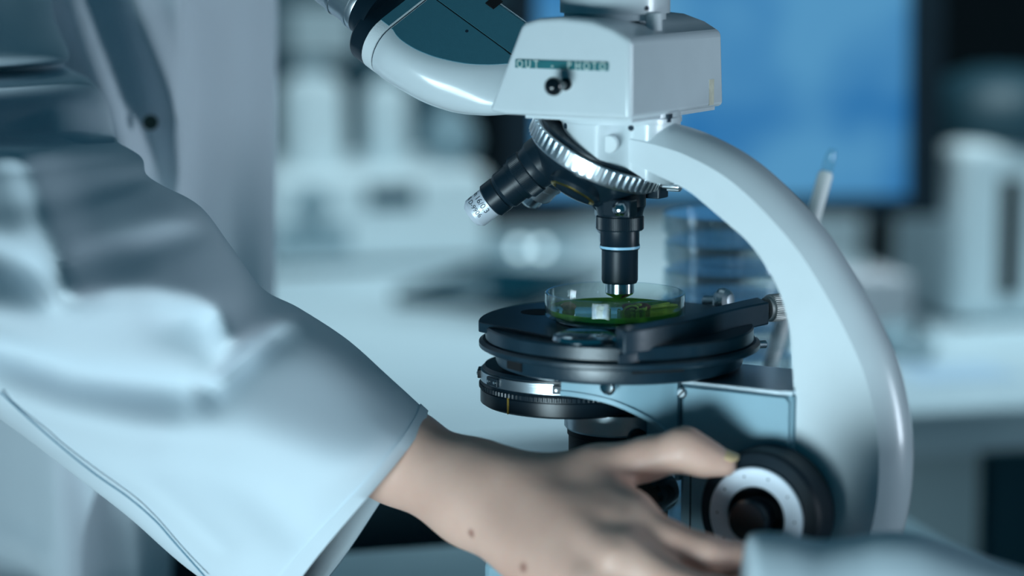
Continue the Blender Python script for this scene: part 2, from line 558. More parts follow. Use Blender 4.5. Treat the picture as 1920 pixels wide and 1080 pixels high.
P('clear_insert', lathe([(0, 159.6), (25, 159.6), (25.3, 160), (25.3, 161.2), (25, 161.55), (0, 161.55)], 64, w2l((-1.9, 0, 0))), 'steel', stg)
# slots round the lower body
for px in (952, 1150):
    q = at(px, 672, -30)
    qa = math.atan2(q[1], q[0]) if px < 1000 else R(-75)
    w = w2l((53 * math.cos(qa), 53 * math.sin(qa), 0)); la = math.atan2(w[1], w[0])
    bV, bF = box(52.0, 53.4, -5.5 if px < 1000 else -11, 5.5 if px < 1000 else 11, 143.2 if px < 1000 else 146.4, 148.6)
    P('slot', ([np.array([p[0] * math.cos(la) - p[1] * math.sin(la), p[0] * math.sin(la) + p[1] * math.cos(la), p[2]]) for p in bV], bF), 'dark_hole', stg)
# raised holder bar running back to the knob
def wpoly(pts):
    return [tuple(w2l((x, y, 0))[:2]) for x, y in pts]
fr = [v3(p) for p in smooth_pts([(-1, -64), (6, -60), (15, -52), (29, -37), (48, -10.5), (65.2, 10)], 20)]
bkp = [v3(p) for p in smooth_pts([(61.5, 24), (44, 2), (26, -24), (12, -40), (4, -48), (-4, -54)], 18)]
bar = P('slide_holder', prism(wpoly([tuple(p) for p in fr] + [tuple(p) for p in bkp]), 156.0, 166.0, lambda x, y, h: (x, y, h)), 'stage', bevel=0.8)
sh = lambda d: [tuple(p + np.array([-0.78, 0.62]) * d) for p in fr[:-2]]
P('guide_rail', prism(wpoly(sh(3) + [tuple(p + np.array([2.0, -1.6])) for p in bkp[1:]]), 151.6, 156.2, lambda x, y, h: (x, y, h)), 'stage', bar, bevel=0.5)
P('dovetail_notch', prism([(-2.2, 0), (2.2, 0), (1.2, -4), (-1.2, -4)], 0, 1.2, lambda x, y, h: tuple(w2l(np.array([0, 0, 155.4]) + np.array([51.2 + x * 0.62 + h * 0.78, -1.6 + x * 0.78 - h * 0.62, y])))), 'dark_hole', bar)
kd = w2l((0.86, 0.52, 0)); kc = w2l((64.5, 16.5, 162))
P('traverse_knob', lathe([(0, 0), (5.0, 0), (5.3, 1.6), (5.9, 1.8), (6.1, 2.6), (6.1, 8), (5.5, 8.6), (0, 8.6)], 160, kc, kd, knurl={4, 5}, kdepth=0.25), 'cream_metal', bar, angle=20)
kc2 = w2l((47.5, 44, 161))
P('traverse_knob', lathe([(0, -9), (2.5, -9), (2.5, -2), (4.6, -1.6), (5.8, 0), (5.9, 1.5), (5.0, 3.6), (2.8, 5.0), (0, 5.4)], 60, kc2, w2l((0.75, -0.6, 0.1))), 'silver', bar, angle=20)
rp = w2l(at(1404, 647, 4))
P('stage_pin', lathe([(0, -8), (1.2, -8), (1.2, 1.2), (1.75, 1.4), (1.75, 7.6), (1.4, 8), (0, 8)], 24, rp, w2l((0.97, 0.25, 0))), 'steel', bar)
cl = w2l(atz(1098, 631, 159.5))
P('spring_clip', lathe([(0, 157.9), (13.5, 157.9), (14, 158.6), (13.2, 160.2), (9.5, 161.4), (0, 161.2)], 48, (cl[0], cl[1], 0)), 'chrome', bar, label='shiny polished round clip in front of the dish')

# head ring and nose --------------------------------------------------
APEX = np.array([0.0, 0.0, 253.4])
BETA = R(27.5)
TA = np.array([-math.sin(BETA), 0, -math.cos(BETA)])
E1 = np.array([math.cos(BETA), 0, -math.sin(BETA)])
E2 = np.array([0, -1.0, 0])
rr = []
for (r, mode) in ((24.2, 'top'), (25.4, 'mid'), (24.8, 'low')):
    ring = []
    for k in range(96):
        th = 2 * math.pi * k / 96
        u, v = r * math.cos(th), r * math.sin(th)
        sm_ = min(1, max(0, (u - 1) / 12)); sm_ = sm_ * sm_ * (3 - 2 * sm_)
        if mode != 'top':
            v = max(v, -25.4 + 11.0 * sm_)
        zc = 253.4 - (18.6 + u * math.sin(BETA)) / math.cos(BETA)
        z = {'top': 246.0, 'mid': min(245.2, zc + 0.9) if zc + 0.9 > 245 else 245.2, 'low': min(zc, 244.6)}[mode]
        ring.append((u, v, z))
    rr.append(ring)
nose = P('arm_nose', loft(rr), 'white', angle=40)
P('mount_ring', lathe([(0, 245.4), (25.9, 245.4), (25.9, 247.4), (25.4, 247.8), (25.4, 250), (0, 250)], 96), 'white')
for (px, py) in ((1061, 236), (1183, 240)):
    for vv in (-25, -24, -23, -22, -20):
        q = atv(px, py, vv)
        if math.hypot(q[0], q[1]) <= 25.4:
            break
    dr = np.array([q[0], q[1], 0]); dr /= np.linalg.norm(dr)
    P('set_screw', lathe([(0, 24.5), (1.2, 24.5), (1.2, 25.7), (0, 25.7)], 18, (0, 0, q[2]), dr), 'ink', nose)
q = w2l(at(1258, 222, -12)); 
P('lock_notch', box(22.0, 25.6, -6.5, -2.5, 246.0, 249.4), 'ink', nose)
for vv in np.linspace(-26, -12, 140):
    q = atv(1145, 270, vv)
    sm_ = min(1, max(0, (q[0] - 1) / 12)); sm_ = sm_ * sm_ * (3 - 2 * sm_)
    if vv >= max(-math.sqrt(max(0, 25.2 ** 2 - q[0] ** 2)), -25.4 + 11.0 * sm_):
        break
P('cover_plug', lathe([(0, -2), (3.6, -2), (3.6, 0.5), (3.3, 0.8), (0, 0.8)], 32, (q[0], vv - 1.1, q[2]), (0.1, -1, 0)), 'white_rough', nose)

# revolving nosepiece
tr = P('nosepiece', lathe([(0, 18.6), (27.6, 18.6), (27.8, 19.4), (27.8, 28), (27, 30), (24, 36), (18, 42), (12, 44.5), (0, 45)], 96, APEX, TA), 'black', angle=28)
ring = P('grip_ring', lathe([(27.6, 20.2), (29.4, 20.2), (29.8, 20.8), (29.8, 26.6), (29.2, 28.2), (27.6, 28.6)], 128, APEX, TA), 'silver', angle=28, label='silver ribbed grip ring of the turret')
NR = 56
a_, b_ = E1, E2
rib_V, rib_F = prism([(-1.0, 20.6), (1.0, 20.6), (1.0, 26.2), (0.6, 26.9), (-0.6, 26.9), (-1.0, 26.2)], 29.5, 30.7, lambda x, t, h: (h, x, t))
rib0 = mesh_of('grip_rib', (rib_V, rib_F))
rib0.materials.append(M['silver'])
base_m = Matrix(((a_[0], b_[0], TA[0]), (a_[1], b_[1], TA[1]), (a_[2], b_[2], TA[2]))).to_4x4()
for k in range(NR):
    o = bpy.data.objects.new('grip_rib', rib0)
    COL.objects.link(o)
    o.parent = ring
    o.matrix_local = Matrix.Translation(Vector(APEX * MM)) @ base_m @ Matrix.Rotation(2 * math.pi * k / NR, 4, 'Z')

def odir(deg):
    t = R(deg)
    return TA * math.cos(BETA) + math.sin(BETA) * (E1 * math.cos(t) + E2 * math.sin(t))

def objective(deg, kind):
    d = odir(deg)
    name = 'objective'
    if kind == 'hole':
        h = P('objective_socket', lathe([(0, 33), (11.2, 33), (11.6, 34), (11.6, 42.5), (10.4, 44), (9.0, 44), (9.0, 40), (0, 40)], 64, APEX, d), 'black', angle=28)
        prof = []
        for k in range(7):
            prof += [(8.9, 44.2 - k * 0.6), (8.3, 43.9 - k * 0.6)]
        P('thread', lathe(prof, 64, APEX, d), 'gold', h, angle=10, label='brass screw thread inside the empty socket')
        P('brass_lip', lathe([(8.2, 44.0), (9.0, 44.6), (10.2, 44.4), (10.3, 43.8)], 64, APEX, d), 'gold', h)
        return
    sock = [(0, 34), (10.8, 34), (11, 35), (11, 44), (10.2, 45.5), (9.6, 48.5), (0, 48.5)]
    o = P(name, lathe(sock, 64, APEX, d), 'black', angle=28)
    P('knurled_collar', lathe([(0, 48.3), (9.6, 48.3), (10.2, 48.9), (10.2, 54.0), (9.6, 54.6), (0, 54.6)], 320, APEX, d, knurl={2, 3}, kdepth=0.22), 'black', o, angle=20)
    if kind == 'main':
        P('barrel', lathe([(0, 54.4), (8.3, 54.4), (8.3, 60.5), (8.45, 60.8), (8.45, 62.6), (7.9, 63.2), (7.8, 63.4), (7.8, 76.2), (7.3, 77.4), (0, 77.4)], 80, APEX, d), 'black', o, angle=28)
        P('colour_band', lathe([(8.4, 61.2), (8.62, 61.3), (8.62, 62.3), (8.4, 62.4)], 80, APEX, d), mat('pale_blue_band', (0.35, 0.65, 0.85), 0.3), o)
        P('tip', lathe([(0, 77), (6.2, 77), (6.2, 81.6), (5.6, 82.4), (2.6, 84.0), (2.2, 84.3), (0, 84.3)], 64, APEX, d), 'chrome', o, angle=28)
    elif kind == 'left':
        P('barrel', lathe([(0, 54.4), (9.2, 54.4), (9.2, 56.8), (8.5, 57.0), (8.5, 63), (7.8, 64.2), (7.5, 64.8), (7.9, 65.2), (7.9, 70.5), (7.2, 71.2), (0, 71.2)], 80, APEX, d), 'black', o, angle=28)
        P('tip', lathe([(0, 70.8), (6.75, 70.8), (6.75, 79.4), (6.4, 80.0), (5.0, 81.6), (3.0, 81.8), (2.8, 81.0), (0, 80.8)], 80, APEX, d), 'ring_face', o, angle=28, label='engraved chrome tip')
        # engraving wrapped round the tip
        side = -np.array([0.0, 1.0, 0.0])
        a = side - d * (side @ d); a /= np.linalg.norm(a)
        b = np.cross(d, a)
        for (s, size, tt, sh_) in (('plan 16/0.3', 3.6, 73.6, -3.2), ('05 D-9906', 3.0, 77.2, -2.2)):
            tv, tf = text_geo(s, size, 0.10)
            Vn = []
            for p in tv:
                th = (p[0] + sh_) / 6.75 + ENG
                Vn.append(APEX + d * (tt - p[1]) + (a * math.cos(th) + b * math.sin(th) * ENGS) * (6.78 + p[2] * 0.5))
            P('engraving', (Vn, tf), 'ink', o, smooth=False)
    else:
        P('barrel', lathe([(0, 54.4), (8.3, 54.4), (8.3, 60), (7.6, 61), (7.6, 68), (6, 69), (0, 69)], 64, APEX, d), 'silver' if kind == 'silver' else 'black', o, angle=28)
        P('tip', lathe([(0, 68.8), (5.6, 68.8), (5.6, 75), (4.4, 76.5), (0, 76.5)], 48, APEX, d), 'chrome', o, angle=28)
ENG, ENGS = 0.0, -1.0
objective(0, 'main')
objective(72, 'hole')
objective(144, 'left')
objective(216, 'silver')
objective(288, 'silver')
# click-stop block on the working socket, with its domed screw
cb_ = P('stop_block', box(-2.0, 11.4, -13.0, -6.0, 205.6, 213.2), 'black', bevel=0.8)
P('domed_screw', lathe([(0, 0), (3.4, 0), (3.3, 0.9), (2.4, 2.1), (1.2, 2.7), (0, 2.9)], 32, (6.6, -12.9, 209.4), (0.25, -1, 0)), 'chrome', cb_)
lk = w2l(at(1236, 352, 2))
lb = P('lock_block', box(lk[0] - 7, lk[0] + 2, lk[1] - 4, lk[1] + 5, lk[2] - 4.5, lk[2] + 6), 'black', bevel=0.6)
P('thumb_screw', lathe([(0, -2), (1.4, -2), (1.4, 1.2), (2.3, 1.4), (2.3, 6.6), (1.9, 7.1), (0, 7.2)], 48, (lk[0] + 3, lk[1], lk[2] + 1), (1, 0, 0), knurl={3, 4}, kdepth=0.25), 'steel', lb, angle=20)

# head housing ---------------------------------------------------------
hp = [(-41.6, 250.4), (-33.5, 249.2), (25.2, 249.2), (25.0, 281.6), (23.0, 282.6), (17.1, 285.9), (7.4, 289.0), (-7.4, 290.2), (-18, 289.4), (-24, 287.6), (-26, 286.2)]
hv0, hv1 = -40.0, 46.5
hrings = []
for (v, s, dz) in ((hv0, 1.0, 0.0), (hv1, 0.985, 0.0)):
    hrings.append([(u * s if u < 0 else u, v + (2.2 if (z < 255 and v > 0) else 0.0), z) for u, z in hp])
hh = P('head_housing', loft(hrings), 'white', bevel=2.6, seg=5)
P('base_plate', box(-26, 23.6, -36, 43.0, 247.8, 249.4), 'white', hh, bevel=0.3)
st = P('glue_stain', box(24.9, 25.25, 33.6, 38.4, 250.4, 261.5), 'stain', hh, label='yellowed stain on the rear edge')
t0 = atv(967, 111, -40.2); t1 = atv(1141, 134, -40.2)
tc_u, tc_z = (t0[0] + t1[0]) / 2, (t0[2] + t1[2]) / 2
tape = P('label_tape', box(t0[0], t1[0], -40.75, -39.9, t1[2] + 0.2, t0[2]), 'tape', bevel=0.15, label='green embossed label tape reading OUT - PHOTO')
for (ch, px) in (('O', 975), ('U', 990.5), ('T', 1006), ('-', 1036), ('P', 1067.5), ('H', 1084), ('O', 1100), ('T', 1115), ('O', 1130)):
    q = atv(px, 122, -40.8)
    tv, tf = text_geo(ch, 4.9, 0.25)
    P('letter', ([np.array([q[0] + p[0] * 0.78, -40.85 - p[2], tc_z - 0.1 + p[1]]) for p in tv], tf), 'letter', tape, smooth=False)
kq = atv(1062, 158, -40)
lev = P('selector_lever', lathe([(0, -1), (2.6, -1), (2.6, 1.2), (1.7, 1.8), (1.7, 9), (0, 9)], 28, (kq[0], -40, kq[2]), (0, -1, 0)), 'black_gloss')
P('ball_knob', lathe([(0.0, 6.8)] + [(3.9 * math.sin(t), 10.6 - 3.9 * math.cos(t)) for t in np.linspace(0.25, 3.0, 16)] + [(0, 14.5)], 36, (kq[0], -40, kq[2] - 0.2), (0, -1, 0)), 'black_gloss', lev)

# photo tube on top
pt = P('photo_tube', lathe([(0, 288), (21.5, 288), (21.5, 290.4), (23.2, 290.8), (23.2, 316), (20, 318), (20, 350), (0, 350)], 96, (-3.0, 0, 0)), 'white')
sq = w2l(at(1218, 16, -20)); dr = np.array([sq[0] + 3, sq[1], 0]); dr /= np.linalg.norm(dr)
P('set_screw', lathe([(0, 22.5), (1.0, 22.5), (1.0, 23.5), (0, 23.5)], 16, (-3, 0, sq[2]), dr), 'ink', pt)
lq = w2l(at(1226, 38, -16))
P('lock_lug', lathe([(0, 284), (3.4, 284), (3.4, 291), (2.8, 291.6), (0, 291.6)], 24, (lq[0], lq[1], 0)), 'white_rough', pt)

# binocular body --------------------------------------------------------
AB = R(31); PSI = R(53)
D = np.array([-math.cos(AB), 0, math.sin(AB)])
MN = np.array([math.sin(AB), 0, math.cos(AB)])
EE = math.cos(PSI) * MN + math.sin(PSI) * np.array([0, 1, 0])
NP = np.cross(D, EE)
if NP[1] > 0:
    NP = -NP                            # outward: towards viewer and up
Kp = [(-92.9, -35.0, 283.4), (-88.4, -36.6, 279.3), (-81.8, -36.5, 275.4), (-74.7, -35.1, 272.4), (-68.1, -32.8, 270.4), (-59.8, -29.1, 268.7), (-53.0, -25.0, 268.2), (-46.6, -20.4, 268.4), (-30, -9, 270)]
Bp = [(-105.1, 262.0), (-98.8, 258.3), (-92.0, 255.1), (-82.5, 251.0), (-73.0, 248.2), (-65.0, 246.9), (-57.0, 246.6), (-50.4, 246.8), (-30, 249)]
NB = 40
KK = smooth_pts(Kp, NB); BB = smooth_pts(Bp, NB)
VB = -20.0
def body_section(K, B2, dz=0):
    B = np.array([B2[0], VB, B2[1]])
    w = np.linalg.norm(K - B)
    c1 = K - EE * 0.42 * w
    c2 = B + np.array([0, -1.0, 0]) * 0.62 * w
    near = [((1 - t) ** 3) * K + 3 * (1 - t) ** 2 * t * c1 + 3 * (1 - t) * t * t * c2 + t ** 3 * B for t in np.linspace(0, 1, 15)]
    G = K + EE * (-K[1] / EE[1])
    sec = [G, K + (G - K) * 0.5] + near
    far = [p * np.array([1, -1, 1]) for p in sec[1:]][::-1]
    return sec + far
bb = P('binocular_body', loft([body_section(KK[i], BB[i]) for i in range(NB)]), 'white', angle=50)
def on_facet(P0, lift):
    return P0 - 0 * NP + NP * lift
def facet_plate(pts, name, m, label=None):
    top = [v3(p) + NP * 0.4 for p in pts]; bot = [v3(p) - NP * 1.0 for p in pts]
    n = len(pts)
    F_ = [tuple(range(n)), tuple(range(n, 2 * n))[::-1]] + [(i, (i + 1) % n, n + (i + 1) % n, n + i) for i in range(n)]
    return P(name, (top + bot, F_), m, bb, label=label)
M['facet'] = mat('shade_tinted_enamel', (0.055, 0.20, 0.26), 0.5, var=0.03, vscale=400, bump=0.15, bscale=2500)  # same white paint as the body; its up-facing shade is put into the colour
ridge = lambda p: v3(p) + EE * ((-2.0 - p[1]) / EE[1])
sA, sB = v3((-82.1, -14.4, 295.0)), v3((-47.4, -14.4, 274.2))
sdir = (sB - sA) / np.linalg.norm(sB - sA)
crease = [p for p in KK if p[0] < -34]
endL = crease[0] - D * 0.5
tt = lambda p0: p0 + EE * ((-14.9 - p0[1]) / EE[1])
facet_plate([endL] + [p + EE * 0.6 for p in crease[1:] if p[1] < -15.5] + [tt(crease[-8]) + 0 * D] + [tt(endL)], 'shaded_facet_plate', 'facet', 'flat cover plate with its dark teal shade painted in')
up0 = endL + EE * ((-14.35 - endL[1]) / EE[1]); 
upR = sB + EE * (0.05 / EE[1]) - D * 12
upR = upR - D * 14
facet_plate([up0, upR, upR + EE * (13.2 / EE[1]), up0 + EE * (13.2 / EE[1])], 'shaded_facet_plate', 'facet')
sm0 = endL + EE * ((-14.9 - endL[1]) / EE[1])
P('plate_seam', ([sm0 + NP * h + EE * w - D * l for h in (-0.5, 0.22) for w, l in ((0.2, 0), (1.1, 0), (1.1, 62), (0.2, 62))],
   [(0, 1, 2, 3), (4, 5, 6, 7), (0, 1, 5, 4), (1, 2, 6, 5), (2, 3, 7, 6), (3, 0, 4, 7)]), 'dark_hole', bb)
for q in ((-65.2, -17.9, 281.8),):
    P('plate_screw', lathe([(0, 0), (0.7, 0), (0.7, 0.6), (0, 0.6)], 16, q, NP), 'ink', bb)
q = v3((-61.2, -2.9, 293.2))
nV = [q + D * a + EE * b + NP * c for c in (0.2, 0.7) for a, b in ((-2.4, -2), (2.4, -2), (2.4, 4), (-2.4, 4))]
P('plate_notch', (nV, [(0, 1, 2, 3), (4, 5, 6, 7), (0, 1, 5, 4), (1, 2, 6, 5), (2, 3, 7, 6), (3, 0, 4, 7)]), 'dark_hole', bb)
# end rings
rg0 = endL + D * 1.9 + EE * 0.5
facet_plate([rg0, rg0 + D * 4.8, rg0 + D * 4.8 + EE * 40, rg0 + EE * 40], 'shaded_facet_plate', 'facet')  # tinted strip added to paint shade on the white ring's upper facet
S0 = body_section(KK[0], BB[0])
cen = np.mean(S0, axis=0)
def shift(S, t, s=1.0):
    c = cen
    return [c + (p - c) * s + D * t for p in S]
P('end_ring', loft([shift(S0, 0.8, 0.99), shift(S0, 1.1, 1.0), shift(S0, 6.2, 1.0), shift(S0, 6.4, 0.99)]), 'white_rough', bb, angle=30)
P('ring_groove', loft([shift(S0, -0.5, 0.982), shift(S0, 1.4, 0.982)]), 'ink', bb)
P('black_flange', loft([shift(S0, 6.4, 0.995), shift(S0, 6.5, 1.0), shift(S0, 13.2, 0.995), shift(S0, 14.0, 0.98)]), 'black', bb, angle=30)
for sgn in (-1, 1):
    oc_ = np.array([cen[0], sgn * 23.5, cen[2]]) + D * 14.0 + MN * (9.5)
    et = P('eyepiece_tube', lathe([(0, -2), (14.5, -2), (14.5, 1.5), (13.6, 4), (13.4, 6.5), (0, 6.5)], 64, oc_, D), 'black')
    P('chrome_sleeve', lathe([(0, 6), (13.4, 6), (13.6, 6.5), (13.6, 8.2), (13.0, 8.6), (13.0, 9.2), (13.4, 9.6), (13.4, 11.0), (12.8, 11.4), (12.8, 19), (13.2, 19.5), (13.2, 21), (12.4, 21.5), (12.4, 42), (0, 42)], 64, oc_, D), 'silver', et, angle=28)
    P('eyepiece', lathe([(0, 41), (14.5, 41), (15.5, 43), (15.5, 58), (13, 62), (9, 61), (0, 60)], 64, oc_, D), 'black', et)

# ==================================================================  PETRI DISH UNDER THE OBJECTIVE
dc = np.array([-1.9, 0.0, 0.0])
ds = thing('petri_dish', 'round glass petri dish of green liquid on the stage under the objective', 'petri dish', (dc[0], dc[1], 161.6))
mk('glass_wall', lathe([(0, 0), (29.4, 0), (30, 0.6), (30, 10.0), (29.6, 10.4), (29.0, 10.4), (28.7, 10.0), (28.7, 1.5), (28.2, 1.0), (0, 1.0)], 128), 'glass', ds, angle=40)
lq_ = mk('culture_liquid', lathe([(0, 0), (28.0, 0), (28.5, 0.3), (28.5, 2.4), (28.3, 2.5), (27.2, 2.2), (0, 2.1)], 96), 'medium')
lq_.location = v3((dc[0], dc[1], 162.65)) * MM
tag(lq_, 'shallow layer of green culture liquid inside the petri dish', 'liquid')
M['leaf'] = mat('pale_green_leaf', (0.50, 0.65, 0.10), 0.4, var=0.3, vscale=300)
M['stem_dark'] = mat('dark_red_brown_plant', (0.16, 0.06, 0.045), 0.5, var=0.4, vscale=300)
M['seed'] = mat('tan_seed_coat', (0.42, 0.27, 0.14), 0.5, var=0.3, vscale=300)

def blob(c, r, seed=1, n=18, m=10):
    rng = random.Random(seed)
    ph = [rng.uniform(0, 6.28) for _ in range(4)]
    V, rings = [], []
    for j in range(m + 1):
        la = math.pi * j / m
        ring = []
        for k in range(n):
            lo = 2 * math.pi * k / n
            s = 1 + 0.16 * math.sin(3 * lo + ph[0] + 2 * la) + 0.1 * math.sin(5 * lo - ph[1]) * math.sin(la * 3 + ph[2])
            rad = max(math.sin(la), 0.02)
            ring.append(v3(c) + np.array([r[0] * rad * math.cos(lo) * s, r[1] * rad * math.sin(lo) * s, r[2] * math.cos(la)]))
        rings.append(ring)
    return loft(rings)
zl = 164.9
sd = thing('seedling', 'sprouting seedling with pale green curled stem and dark husk, right of the objective tip', 'seedling', (6, -5, zl))
mk('husk', blob((3.0, 2.0, 1.0), (4.6, 3.0, 1.9), 3), 'stem_dark', sd)
mk('husk', blob((-2.5, 3.0, 0.8), (2.6, 2.4, 1.6), 5), 'stem_dark', sd)
mk('stem', tube(smooth_pts([(-5.0, -3, -0.3), (-3.6, -3.4, 1.6), (-1.0, -3.2, 2.4), (1.2, -2.6, 1.8), (1.8, -2, 0.0)], 16), 0.42, 8), 'leaf', sd)
mk('stem', tube(smooth_pts([(0.5, -3, 0.2), (2.6, -3.4, 0.9), (4.4, -2.8, 0.5), (5.2, -2, 1.6)], 12), 0.4, 8), 'leaf', sd)
for (x, y, z, rx, rz_, sd_) in ((1.8, -2.2, 2.6, 1.5, 0.7, 1), (4.0, -3.0, 0.7, 1.3, 0.8, 2), (-0.8, -1.8, 0.6, 1.2, 0.6, 4)):
    mk('leaf', blob((x, y, z), (rx, 0.9, rz_), sd_, 12, 7), 'leaf', sd)
for (x, y, nm, ms_, lb_, rr_) in ((-22, -3, 'seed', 'seed', 'tan germinating seed lying at the left side of the dish', (3.0, 2.2, 2.0)),
                                   (-8.5, -6, 'seed', 'leaf', 'small green-yellow seed lying left of the objective tip', (1.6, 1.4, 1.2))):
    o = mk(nm, blob((0, 0, 0), rr_, int(x * x)), ms_)
    o.location = v3((x, y, zl + rr_[2] * 0.6)) * MM
    tag(o, lb_, 'seed')
gr = mk('grass_blade', tube(smooth_pts([(12, -2, zl + 0.2), (17, 0, zl + 0.7), (22, 4, zl + 0.5), (25.2, 6, zl + 0.3)], 16), [0.5 + 0.35 * math.sin(math.pi * k / 15) for k in range(16)], 8), 'leaf')
tag(gr, 'long green sprout lying at the right side of the dish', 'sprout')
gr2 = mk('grass_blade', tube(smooth_pts([(13, 3, zl + 0.1), (18, 7, zl + 0.5), (22, 12, zl + 0.3)], 14), 0.4, 8), 'leaf')
tag(gr2, 'thin green sprout lying farthest back at the right of the dish', 'sprout')
M['drop'] = mat('water_droplet', (0.9, 1.0, 1.0), 0.0, trans=1.0, ior=1.33)
for i, (x, y, r) in enumerate(((-4.6, -4, 0.9), (-0.4, -5.5, 0.8), (0.8, -8.5, 0.7), (-26.4, -5, 0.7))):
    o = mk('droplet', lathe([(0, 0)] + [(r * math.cos(t), r * 0.9 * math.sin(t)) for t in np.linspace(0, 1.5, 8)] + [(0, r * 0.9)], 20), 'drop')
    o.location = v3((x, y, 164.75)) * MM
    tag(o, ('clear round droplet on the liquid directly under the objective tip', 'clear droplet on the liquid just left of the seedling',
            'clear droplet on the liquid nearest the front of the seedling', 'clear droplet beside the tan seed at the left wall of the dish')[i], 'droplet')

# ==================================================================  PERSON
def surface_nets(S, origin, h):
    nx, ny, nz = S.shape
    neg = S < 0
    corners = [(0, 0, 0), (1, 0, 0), (0, 1, 0), (1, 1, 0), (0, 0, 1), (1, 0, 1), (0, 1, 1), (1, 1, 1)]
    def sub(a, c):
        return a[c[0]:nx - 1 + c[0], c[1]:ny - 1 + c[1], c[2]:nz - 1 + c[2]]
    cnt = sum(sub(neg, c).astype(np.int8) for c in corners)
    act = (cnt > 0) & (cnt < 8)
    idx = -np.ones(act.shape, int)
    ii = np.argwhere(act)
    idx[act] = np.arange(len(ii))
    acc = np.zeros((len(ii), 3)); num = np.zeros(len(ii))
    for a in range(8):
        for b in range(a + 1, 8):
            ca, cb = np.array(corners[a]), np.array(corners[b])
            if np.abs(ca - cb).sum() != 1:
                continue
            sa = sub(S, corners[a])[act]; sb = sub(S, corners[b])[act]
            m = (sa < 0) != (sb < 0)
            t = np.where(m, sa / np.where(m, sa - sb, 1), 0)
            p = ca + (cb - ca) * t[:, None]
            acc[m] += p[m]; num[m] += 1
    V = (ii + acc / num[:, None]) * h + origin
    Fc = []
    for ax in range(3):
        o1, o2 = (ax + 1) % 3, (ax + 2) % 3
        lo = [slice(None)] * 3; hi = [slice(None)] * 3
        lo[ax] = slice(0, -1); hi[ax] = slice(1, None)
        cr = neg[tuple(lo)] != neg[tuple(hi)]
        e = np.argwhere(cr)
        ok = (e[:, o1] > 0) & (e[:, o2] > 0) & (e[:, o1] < S.shape[o1] - 1) & (e[:, o2] < S.shape[o2] - 1)
        e = e[ok]
        flip = neg[tuple(lo)][tuple(e.T)]
        q = []
        for d1, d2 in ((-1, -1), (0, -1), (0, 0), (-1, 0)):
            c = e.copy(); c[:, o1] += d1; c[:, o2] += d2
            q.append(idx[tuple(c.T)])
        q = np.stack(q, 1)
        q[~flip] = q[~flip][:, ::-1]
        Fc.append(q)
    return V, np.concatenate(Fc)

def sd_cone(G, a, b, ra, rb):
    a, b = v3(a), v3(b)
    ab = b - a
    t = np.clip(((G - a) @ ab) / (ab @ ab), 0, 1)
    return np.linalg.norm(G - a - t[..., None] * ab, axis=-1) - (ra + (rb - ra) * t)

def smin(a, b, k):
    h = np.clip(0.5 + 0.5 * (b - a) / k, 0, 1)
    return b + (a - b) * h - k * h * (1 - h)

def chain(G, pts, k):
    s = None
    for (a, ra), (b, rb) in zip(pts[:-1], pts[1:]):
        d = sd_cone(G, a, b, ra, rb)
        s = d if s is None else smin(s, d, k)
    return s

H = 1.5
lo_ = np.array([-235.0, -150.0, 15.0]); hi_ = np.array([95.0, 40.0, 190.0])
gx, gy, gz = [np.arange(lo_[i], hi_[i], H) for i in range(3)]
G = np.stack(np.meshgrid(gx, gy, gz, indexing='ij'), -1)
fore = chain(G, [(at(330, 600, 0), 27), (at(560, 738, -6), 23.5), (at(745, 853, -24), 19.4), (at(890, 930, -46), 18.8)], 8)
palm_pts = {
    'wr1': (at(905, 915, -44), 15.5), 'wr2': (at(890, 950, -52), 12.0),
    'i': (at(1185, 985, -92), 10.5), 'm': (at(1165, 1045, -108), 11.0), 'r': (at(1125, 1105, -112), 10.5), 'p': (at(1075, 1150, -105), 9.0)}
hand = chain(G, [palm_pts['wr1'], palm_pts['i']], 4)
for k_ in ('m', 'r', 'p'):
    st_ = palm_pts['wr1'] if k_ == 'm' else palm_pts['wr2']
    hand = smin(hand, sd_cone(G, st_[0], palm_pts[k_][0], st_[1], palm_pts[k_][1]), 9)
hand = smin(fore, hand, 14)
thumb = chain(G, [(at(985, 925, -52), 14), (at(1120, 885, -58), 11.0), (at(1215, 860, -62), 8.6), (at(1283, 842, -66), 8.6), (at(1318, 858, -67), 7.4), (at(1358, 869, -68), 5.6)], 4)
hand = smin(hand, thumb, 12)
web = sd_cone(G, at(1110, 920, -66), at(1182, 955, -84), 9, 7.5)
hand = smin(hand, web, 10)
def finger(pts, k=3):
    return chain(G, pts, k)
idx_f = finger([palm_pts['i'], (at(1250, 1016, -100), 8.4), (at(1322, 1038, -104), 7.5), (at(1385, 1050, -100), 6.9), (at(1440, 1056, -92), 6.4), (at(1475, 1056, -84), 5.4)])
mid_f = finger([palm_pts['m'], (at(1260, 1098, -118), 8.6), (at(1335, 1118, -120), 7.8), (at(1410, 1118, -112), 7.2), (at(1465, 1105, -98), 6.2)])
rng_f = finger([palm_pts['r'], (at(1220, 1165, -122), 8.2), (at(1300, 1190, -122), 7.4), (at(1370, 1180, -110), 6.6), (at(1400, 1165, -96), 5.8)])
pin_f = finger([palm_pts['p'], (at(1140, 1210, -112), 7.2), (at(1205, 1235, -110), 6.4), (at(1260, 1230, -98), 5.4)])
for f_ in (idx_f, mid_f, rng_f, pin_f):
    hand = smin(hand, f_, 5)
